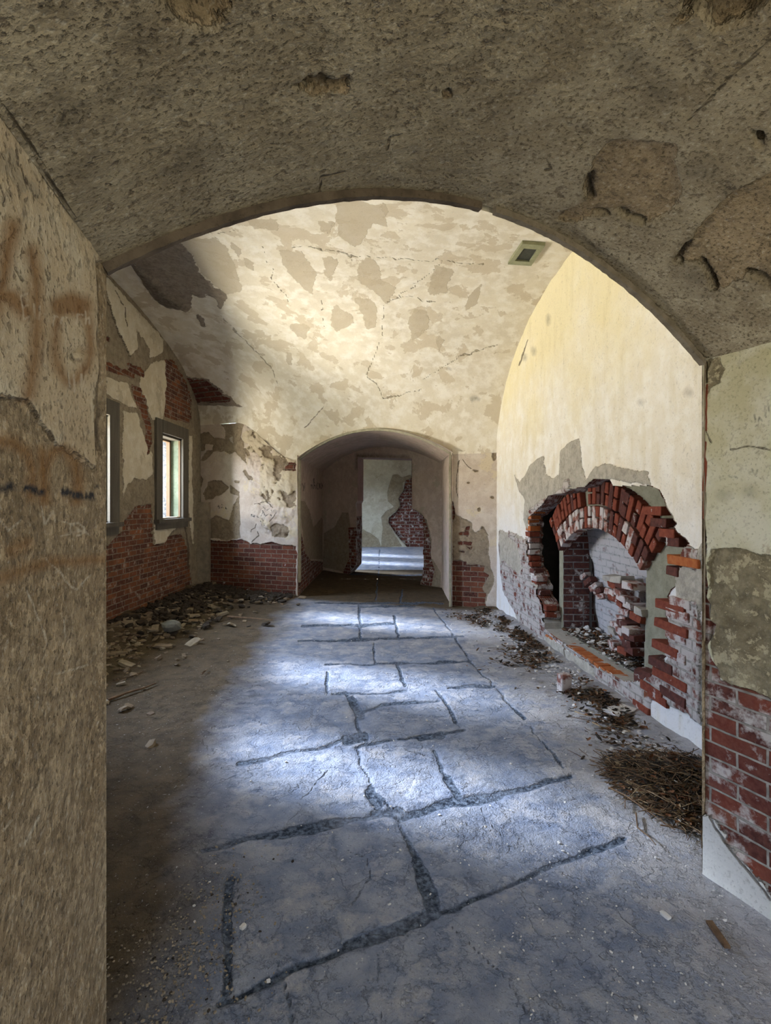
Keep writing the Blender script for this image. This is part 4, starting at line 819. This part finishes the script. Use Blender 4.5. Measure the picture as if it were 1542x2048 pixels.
def hit_pb(px, py): r = ray(px, py); y = 10.43/(1+1.01*r.x); return (r.x*y, EYE+r.z*y)
DOOR = [hit_pb(x, y) for x, y in DOORP]
def pb_attrs(P, u, v):
    f = Field(P, .015, 8, 251)
    coat = f.polys([Zp(p) for p in [[(340, 950), (420, 900), (480, 790), (530, 790), (540, 900), (530, 1240), (490, 1250), (330, 1210)], [(1015, 760), (1060, 790), (1130, 850), (1170, 1000), (1160, 1130), (1240, 1250), (1240, 1400), (1060, 1400), (1100, 800)]]])
    br = f.polys([Zp(p) for p in [[(525, 905), (590, 905), (595, 1220), (480, 1330), (490, 1230), (535, 1150)], [(1040, 775), (1105, 820), (1135, 890), (1160, 1000), (1165, 1150), (1190, 1220), (1165, 1390), (1060, 1390), (1100, 1200)]]])
    st = f.polys([Zp(p) for p in [[(580, 340), (620, 335), (980, 350), (1000, 370), (600, 372), (605, 460), (582, 455)]]])
    pink = f.polys([Zp(p) for p in [[(530, 330), (580, 330), (590, 900), (530, 905)], [(1018, 330), (1070, 330), (1075, 760), (1018, 760)]]])
    return base_attrs(P, f, coat=coat, brick=br, stain=st, disp=fbm(P, 3, 4, 261)*.02)
def pbw(u, v):
    return np.stack([u, PB(u), v*fsoff(np.clip(u, FXL, FXR))], 1)
grid('wall_far', span(FXL, 1.04, .014), np.linspace(0, 1, 180), pbw, MAT['pass'], pb_attrs, keep=lambda u, v, P: ~(poly_sdf(P[:, 0], P[:, 2], DOOR) > 0), uvfn=lambda P, u, v: (u*1.4, P[:, 2]))
# doorway thickness
bm = bmesh.new(); uvl = bm.loops.layers.uv.new('UVMap'); DD = densify(DOOR, .05)
r0 = [bm.verts.new((x, PB(x)-.01, z)) for x, z in DD]; r1 = [bm.verts.new((x+.1, PB(x)+.45, z)) for x, z in DD]
for i in range(len(DD)):
    j = (i+1) % len(DD)
    if DD[i][1] < 0 and DD[j][1] < 0: continue
    f = bm.faces.new((r0[i], r0[j], r1[j], r1[i]))
    for l, (q, d_) in zip(f.loops, ((DD[i], 0), (DD[j], 0), (DD[j], .45), (DD[i], .45))): l[uvl].uv = (d_+q[0], q[1])
for f in bm.faces:
    if f.calc_center_median().z > 1.25 or (f.calc_center_median().z > .95 and f.calc_center_median().x > .2 and 0): f.material_index = 1
me = bpy.data.meshes.new('door_1'); bm.to_mesh(me); bm.free(); new_obj('door_1', me, MAT['brick'], None, 'structure'); me.materials.append(simple_mat('pink_plaster', (.46, .33, .28), (.54, .41, .35), 5))
# walls that close the end room off from the passage
for nm, pts in (('wall_near', [(FXL, PB(FXL), 0), (-3.35, 11.6, 0)]), ('wall_near', [(1.03, PB(1.03), 0), (2.1, 9.3, 0)])):
    mb = MB(); (x0, y0, _), (x1, y1, _) = pts; mb.v = [(x0, y0, 0), (x1, y1, 0), (x1, y1, 4.2), (x0, y0, 4.2)]; mb.f = [[0, 1, 2, 3]]; mb.build(nm, MAT['room3'], None, 'structure')
mb = MB(); mb.v = [(FXL, PB(FXL)+.02, 2.2), (1.03, PB(1.03)+.02, 2.2), (1.03, PB(1.03)+.02, 4.2), (FXL, PB(FXL)+.02, 4.2)]; mb.f = [[0, 1, 2, 3]]
grid('wall_far', span(FXL-.02, 1.05, .1), np.linspace(0, 1, 4), lambda u, v: np.stack([u, PB(u)+.03, fsoff(np.clip(u, FXL, FXR))+(4.2-fsoff(np.clip(u, FXL, FXR)))*v], 1), MAT['room3'], lambda P, u, v: base_attrs(P, None))
def r3_attrs(P, u, v):
    f = Field(P, .04, 3, 271)
    coat = f.polys([Zp(p) for p in [[(850, 560), (870, 500), (910, 495), (940, 520), (1010, 500), (1030, 520), (950, 560), (950, 620), (915, 680), (925, 750), (880, 790), (830, 830), (840, 880), (900, 980), (940, 1050), (780, 1060), (790, 900), (780, 830), (820, 780), (880, 745), (830, 700), (825, 640)], [(590, 930), (640, 920), (700, 950), (760, 1000), (790, 1080), (590, 1080)]]])
    br = f.polys([Zp(p) for p in [[(955, 620), (970, 545), (1030, 520), (1130, 520), (1130, 1100), (990, 1060), (930, 1000), (880, 930), (835, 870), (840, 830), (890, 790), (930, 740), (915, 680)]]])
    return base_attrs(P, f, coat=coat, brick=br, disp=-.05*sstep((br+.01)/.03)+fbm(P, 1.5, 4, 281)*.04)
grid('wall_far', span(-3.4, 2.2, .03), span(0, 4.2, .03), lambda u, v: np.stack([u, 18.5+.0*u, v], 1), MAT['room3'], r3_attrs, uvfn=lambda P, u, v: (u*.6, v*.6))
mb = MB(); mb.v = [(2.1, 9.0, 0), (2.1, 18.6, 0), (2.1, 18.6, 4.2), (2.1, 9.0, 4.2)]; mb.f = [[0, 1, 2, 3]]; mb.build('wall_right', MAT['room3'], None, 'structure')
mb = MB(); mb.v = [(-3.4, 8.5, 4.2), (2.2, 8.5, 4.2), (2.2, 18.6, 4.2), (-3.4, 18.6, 4.2)]; mb.f = [[0, 1, 2, 3]]; mb.build('ceiling', MAT['room3'], None, 'structure')
# strips around the far arch
fN = Vector((.38, 1, 0)).normalized()
strip('trim_4', arch_pts(FXL-.012, FXR+.012, lambda x: float(fsoff(np.clip(x, FXL, FXR)))+.0, fN, lambda x: FARY(x)-.10*max(0, 1-((x-(FXL+FXR)/2)/1.21)**2)-.012, 60), .05, .035, MAT['bead2'])
strip('trim_5', [(Vector((FXL+.004, FARY(FXL)-.012, z)), fN, Vector((1, 0, 0))) for z in np.linspace(.22, 2.27, 30)], .05, .03, MAT['bead2'])
strip('trim_6', [(Vector((FXR-.004, FARY(FXR)-.012, z)), fN, Vector((-1, 0, 0))) for z in np.linspace(.0, 2.27, 30)], .05, .03, MAT['bead2'])
# pipe casing in the window-side corner
box_mesh('trim_7', (LX, 9.14, .1), (LX+.20, 9.36, 1.55), MAT['chip'])

# ------------------------------------------------------------------ vent in the vault
VC = [hit_vault(*p) for p in ((1045, 481), (1091, 485), (1063, 526), (1016, 523))]
vc = sum(VC, Vector())/4; vn = (VC[1]-VC[0]).cross(VC[3]-VC[0]).normalized()
if vn.z > 0: vn = -vn
VE = empty('ceiling_vent', vc, 'small square vent with olive frame high in the curved vault', 'vent')
def quadring(outer, inner, n, th):
    mb = MB(); q = []
    for lst in (outer, inner): q += [p+n*th for p in lst]
    for lst in (outer, inner): q += [p-n*.03 for p in lst]
    mb.v = [tuple(p) for p in q]
    for k in range(4):
        j = (k+1) % 4; mb.f += [[k, j, 4+j, 4+k], [k, j, 8+j, 8+k], [4+k, 4+j, 12+j, 12+k]]
    return mb
inn = [vc+(p-vc)*.60 for p in VC]
localise(quadring(VC, inn, vn, .03).build('vent_frame', MAT['ventframe']), VE)
mb = MB(); mb.v = [tuple(p+vn*.014) for p in [vc+(p-vc)*.62 for p in VC]]; mb.f = [[0, 1, 2, 3]]; localise(mb.build('grille', MAT['ventdark']), VE)

# ------------------------------------------------------------------ debris
def put(o, label, cat, group=None):
    o['label'] = label; o['category'] = cat
    if group: o['group'] = group
    return o
def thing_mesh(name, mat, c, fn, label, cat, group=None):
    mb = MB(); fn(mb); o = mb.build(name, mat); o.location = c; return put(o, label, cat, group)
# loose brick standing on end
p = hit_floor(1129, 1385)
o = thing_mesh('loose_brick', MAT['b_white'], (p.x, p.y, .075), lambda m: m.box((0, 0, 0), (.095, .07, .15), rotz(.3), .006), 'whitewashed half brick standing upright on the floor before the hearth', 'brick')
p = hit_right(1302, 1335, .12)
thing_mesh('brick_fragment', MAT['b_dark'], (p.x, p.y, .235), lambda m: m.rock((0, 0, 0), (.14, .2, .11), rotz(.2), 2), 'rounded dark red brick lump lying on the near end of the hearth', 'brick')
p = hit_right(1316, 1355, .08)
thing_mesh('mortar_lump', MAT['mortar'], (p.x, p.y, .2), lambda m: m.rock((0, 0, 0), (.12, .2, .12), rotz(.2), 2), 'grey mortar lump below the brick lump at the hearth end', 'rubble')
p = hit_floor(1240, 1434); thing_mesh('plaster_slab', MAT['palechip'], (p.x, p.y, .045), lambda m: m.rock((0, 0, 0), (.20, .13, .03), rotz(.5), 2), 'flat white plaster slab lying in leaf litter by the fireplace', 'rubble')
p = hit_floor(343, 1275); thing_mesh('field_stone', MAT['stone'], (p.x, p.y, .13), lambda m: m.rock((0, 0, 0), (.21, .15, .12), rotz(.5), 2, .85), 'greenish grey rounded stone in the rubble under the windows', 'stone')
p = hit_floor(1331, 1836); thing_mesh('plaster_chip', MAT['palechip'], (p.x, p.y, .010), lambda m: m.rock((0, 0, 0), (.035, .022, .012), rotz(2.0), 2), 'small white oval chip on the floor near the dark wood splinter', 'rubble')
p = hit_floor(486, 1858); thing_mesh('plaster_chip', MAT['palechip'], (p.x, p.y, .008), lambda m: m.rock((0, 0, 0), (.022, .017, .012), rotz(1.0), 2), 'white chip on the left edge of the big bluish flagstone', 'rubble')
a = hit_floor(1418, 1850); b = hit_floor(1455, 1902)
thing_mesh('wood_splinter', MAT['twig'], ((a.x+b.x)/2, (a.y+b.y)/2, .012), lambda m: m.box((0, 0, 0), ((a-b).length, .022, .012), rotz(math.atan2(b.y-a.y, b.x-a.x)), .002), 'dark flat wood splinter on the floor beside the near right pier', 'stick')
def stick(pts, r, label, mat='twig', group=None):
    P_ = [hit_floor(x, y, z) for x, y, z in pts]; c = P_[0]; mb = MB()
    mb.tube([q-c for q in P_], r, 6); o = mb.build('twig', MAT[mat]); o.location = c; return put(o, label, 'twig', group)
stick([(216, 1400, .02), (255, 1385, .03), (290, 1375, .025), (312, 1366, .02)], .012, 'long dark stick on the rubble beside the near left wall edge')
stick([(404, 1347, .01), (410, 1342, .03), (414, 1338, .02)], .01, 'short dark stick alone on the brown floor left of the flagstones')
stick([(1150, 1423, .03), (1170, 1430, .05), (1188, 1433, .03)], .005, 'pale stalk in the litter below the fireplace, farther of two', 'straw')
stick([(1185, 1445, .03), (1200, 1452, .045), (1215, 1457, .03)], .005, 'pale stalk in the litter below the fireplace, nearer of two', 'straw')
stick([(1218, 1575, .012), (1250, 1590, .05), (1300, 1625, .09), (1350, 1660, .10)], .004, 'thin twig sticking out from the pile toward the flagstones')
stick([(1272, 1626, .01), (1275, 1655, .012), (1300, 1675, .012), (1312, 1690, .01)], .004, 'thin curled twig at the near foot of the twig pile')
stick([(455, 1233, .03), (500, 1236, .04), (545, 1240, .03)], .014, 'long dark stick lying along the rubble before the far wall')
# plaster chips along the window wall
chip_mats = [MAT['chip'], MAT['chip'], MAT['chipdark'], MAT['palechip']]
protos = []
for k in range(6):
    mb = MB(); mb.rock((0, 0, 0), (.16+.03*(k % 3), .11, .035+.01*(k % 2)), None, 2); me_o = mb.build('plaster_fragment', chip_mats[k % 3]); protos.append(me_o)
spots = []
for k in range(95):
    t = random.random(); y = 3.6+5.4*random.random()**.8; x = LX+.15+abs(random.gauss(0, .55))
    if y > 8.3: x = LX+.2+random.random()*1.9; y = FARY(x)-.12-abs(random.gauss(0, .35))
    spots.append((x, y))
for k, (x, y) in enumerate(spots):
    o = protos[k] if k < 6 else protos[k % 6].copy()
    if k >= 6: COL.objects.link(o)
    bank = .09*float(sstep((LX+1.2-x)/1.1))
    o.location = (x, y, bank+.02); o.rotation_euler = (random.gauss(0, .2), random.gauss(0, .2), random.random()*6.28); sc = random.uniform(.35, .95); o.scale = (sc, sc*random.uniform(.7, 1.2), sc)
    put(o, 'broken plaster and mortar fragment in the rubble strewn under the windows', 'rubble', 'plaster fragments along the window wall')
# uncountable grit, litter and twigs
def rocks(mb, mi, n, posf, sizef):
    mb.use(mi)
    for _ in range(n):
        x, y, z = posf(); s_ = sizef(); mb.rock((x, y, z), (s_, s_*random.uniform(.5, 1), s_*random.uniform(.25, .6)), rrot(), 1)
def twigs(mb, mi, n, posf, lf, rf):
    mb.use(mi)
    for _ in range(n):
        x, y, z = posf(); L = lf(); a = random.uniform(0, math.pi*2); c = Vector((x, y, z)); d = Vector((math.cos(a), math.sin(a), random.gauss(0, .08)))
        side = Vector((-d.y, d.x, 0))*random.gauss(0, .12)*L
        p = [c-d*L/2, c+side+Vector((0, 0, random.gauss(0, .02)*L)), c+d*L/2]
        for q in p: q.z = max(q.z, .005); q.x = min(q.x, RX(q.y)-.01) if q.x > RX(q.y)-.01 and x < RX(y) else q.x
        mb.tube(p, rf(), 4, .5)
def leaves(mb, mi, n, posf):
    mb.use(mi)
    for _ in range(n):
        x, y, z = posf(); mb.leaf((x, y, z+.004), random.uniform(.025, .06), random.uniform(.006, .014), rrot())
def heap(name, mb, mats, label, cat):
    o = mb.build(name, [MAT[k] for k in mats], None, 'stuff', recalc=False); o['label'] = label; o['category'] = cat
U = random.uniform
def pos_left():
    y = U(2.6, 8.9); x = LX+.05+abs(random.gauss(0, .5))
    if random.random() < .3: x = LX+.1+random.random()*1.7; y = FARY(x)-.10-abs(random.gauss(0, .3))
    x = max(x, LX+.08)
    y = min(y, FARY(x)-.09)
    return x, y, .09*float(sstep((LX+1.2-x)/1.1))+U(0, .02)
def pos_dark():
    while True:
        x, y, z = pos_left()
        if 6.4 < y+random.gauss(0, .4) < 9: return x, y, z+.02
mb = MB(); rocks(mb, 0, 1700, pos_left, lambda: U(.02, .08)); rocks(mb, 1, 600, pos_left, lambda: U(.015, .06)); rocks(mb, 3, 900, pos_dark, lambda: U(.04, .11)); twigs(mb, 2, 160, pos_left, lambda: U(.1, .4), lambda: U(.003, .006))
heap('rubble', mb, ['chipdark', 'chip', 'twig', 'blackdirt'], 'dark crumbled rubble banked under the windows and along the far wall', 'rubble')
mb = MB(); rocks(mb, 0, 800, lambda: (random.gauss(-.68, .13), random.gauss(1.7, .25), .004), lambda: U(.002, .010)); rocks(mb, 1, 60, lambda: (random.gauss(-.66, .13), random.gauss(1.75, .22), .003), lambda: U(.004, .012))
heap('grit', mb, ['chip', 'blackdirt'], 'fine pale grit on the floor beside the near left wall edge', 'rubble')
mb = MB(); rocks(mb, 0, 600, lambda: (U(.3, 2.2), U(1.2, 2.3), .003), lambda: U(.002, .008)); rocks(mb, 0, 260, lambda: (U(-.9, 1.6), U(1.5, 6.5), .003), lambda: U(.004, .014))
heap('gravel', mb, ['palechip'], 'tiny pale grit scattered over the flagstones', 'rubble')
def pos_pile():
    while True:
        u, v = random.gauss(0, 1), random.gauss(0, 1)
        if u*u+v*v < 3.2: break
    x = 1.50+u*.15-v*.03; y = 2.72+v*.23; x = min(x, RX(y)-.03); y = max(y, NEAR(x)+.09)
    h = .15*math.exp(-((x-1.62)/.22)**2-((y-2.75)/.28)**2)
    return x, y, random.random()*h+.006
mb = MB(); twigs(mb, 0, 900, pos_pile, lambda: U(.06, .26), lambda: U(.0014, .0036)); twigs(mb, 1, 330, pos_pile, lambda: U(.05, .28), lambda: U(.001, .0026)); twigs(mb, 3, 900, pos_pile, lambda: U(.05, .2), lambda: U(.0014, .004)); leaves(mb, 2, 260, pos_pile); leaves(mb, 1, 90, pos_pile); rocks(mb, 4, 60, pos_pile, lambda: U(.008, .02))
heap('twig_pile', mb, ['twig', 'straw', 'leaf', 'blackdirt', 'palechip'], 'heap of dark dry twigs in the corner behind the near right pier', 'twigs')
def pos_lit():
    while True:
        y = 2.9+4.4*random.random(); x = RX(y)-.12-abs(random.gauss(0, (.20+.08*math.sin(y*3)))); c = fbm(np.array([[x, y, 0.]]), 4.5, 3, 77)[0]
        if c+random.gauss(0, .05) > -.02: return x, y, .05*max(0, 1-(RX(y)-x)/.42)+U(.006, .03)
def pos_r():
    y = U(2.3, 7.2); return RX(y)-abs(random.gauss(0, .2))-.04, y, .012+U(0, .03)
mb = MB(); twigs(mb, 0, 1000, pos_lit, lambda: U(.03, .14), lambda: U(.001, .003)); leaves(mb, 2, 260, pos_lit); leaves(mb, 3, 900, pos_lit); leaves(mb, 0, 700, pos_lit); twigs(mb, 1, 120, pos_lit, lambda: U(.04, .14), lambda: U(.001, .0025)); rocks(mb, 4, 900, pos_r, lambda: U(.008, .035))
heap('leaf_litter', mb, ['twig', 'straw', 'leaf', 'blackdirt', 'palechip'], 'dark strip of leaves, twigs and crumbs along the foot of the fireplace wall', 'leaves')
def pos_box():
    y = U(4.15, 5.4); return U(RX(y)+.14, BX-.05), y, .175+U(0, .06)
mb = MB(); twigs(mb, 0, 400, pos_box, lambda: U(.03, .10), lambda: U(.002, .004)); leaves(mb, 1, 260, pos_box); leaves(mb, 2, 160, pos_box); rocks(mb, 3, 160, pos_box, lambda: U(.02, .05))
heap('hearth_litter', mb, ['blackdirt', 'twig', 'leaf', 'palechip'], 'dark twigs and leaves heaped inside the firebox', 'leaves')
print('scene built', len(bpy.data.objects))
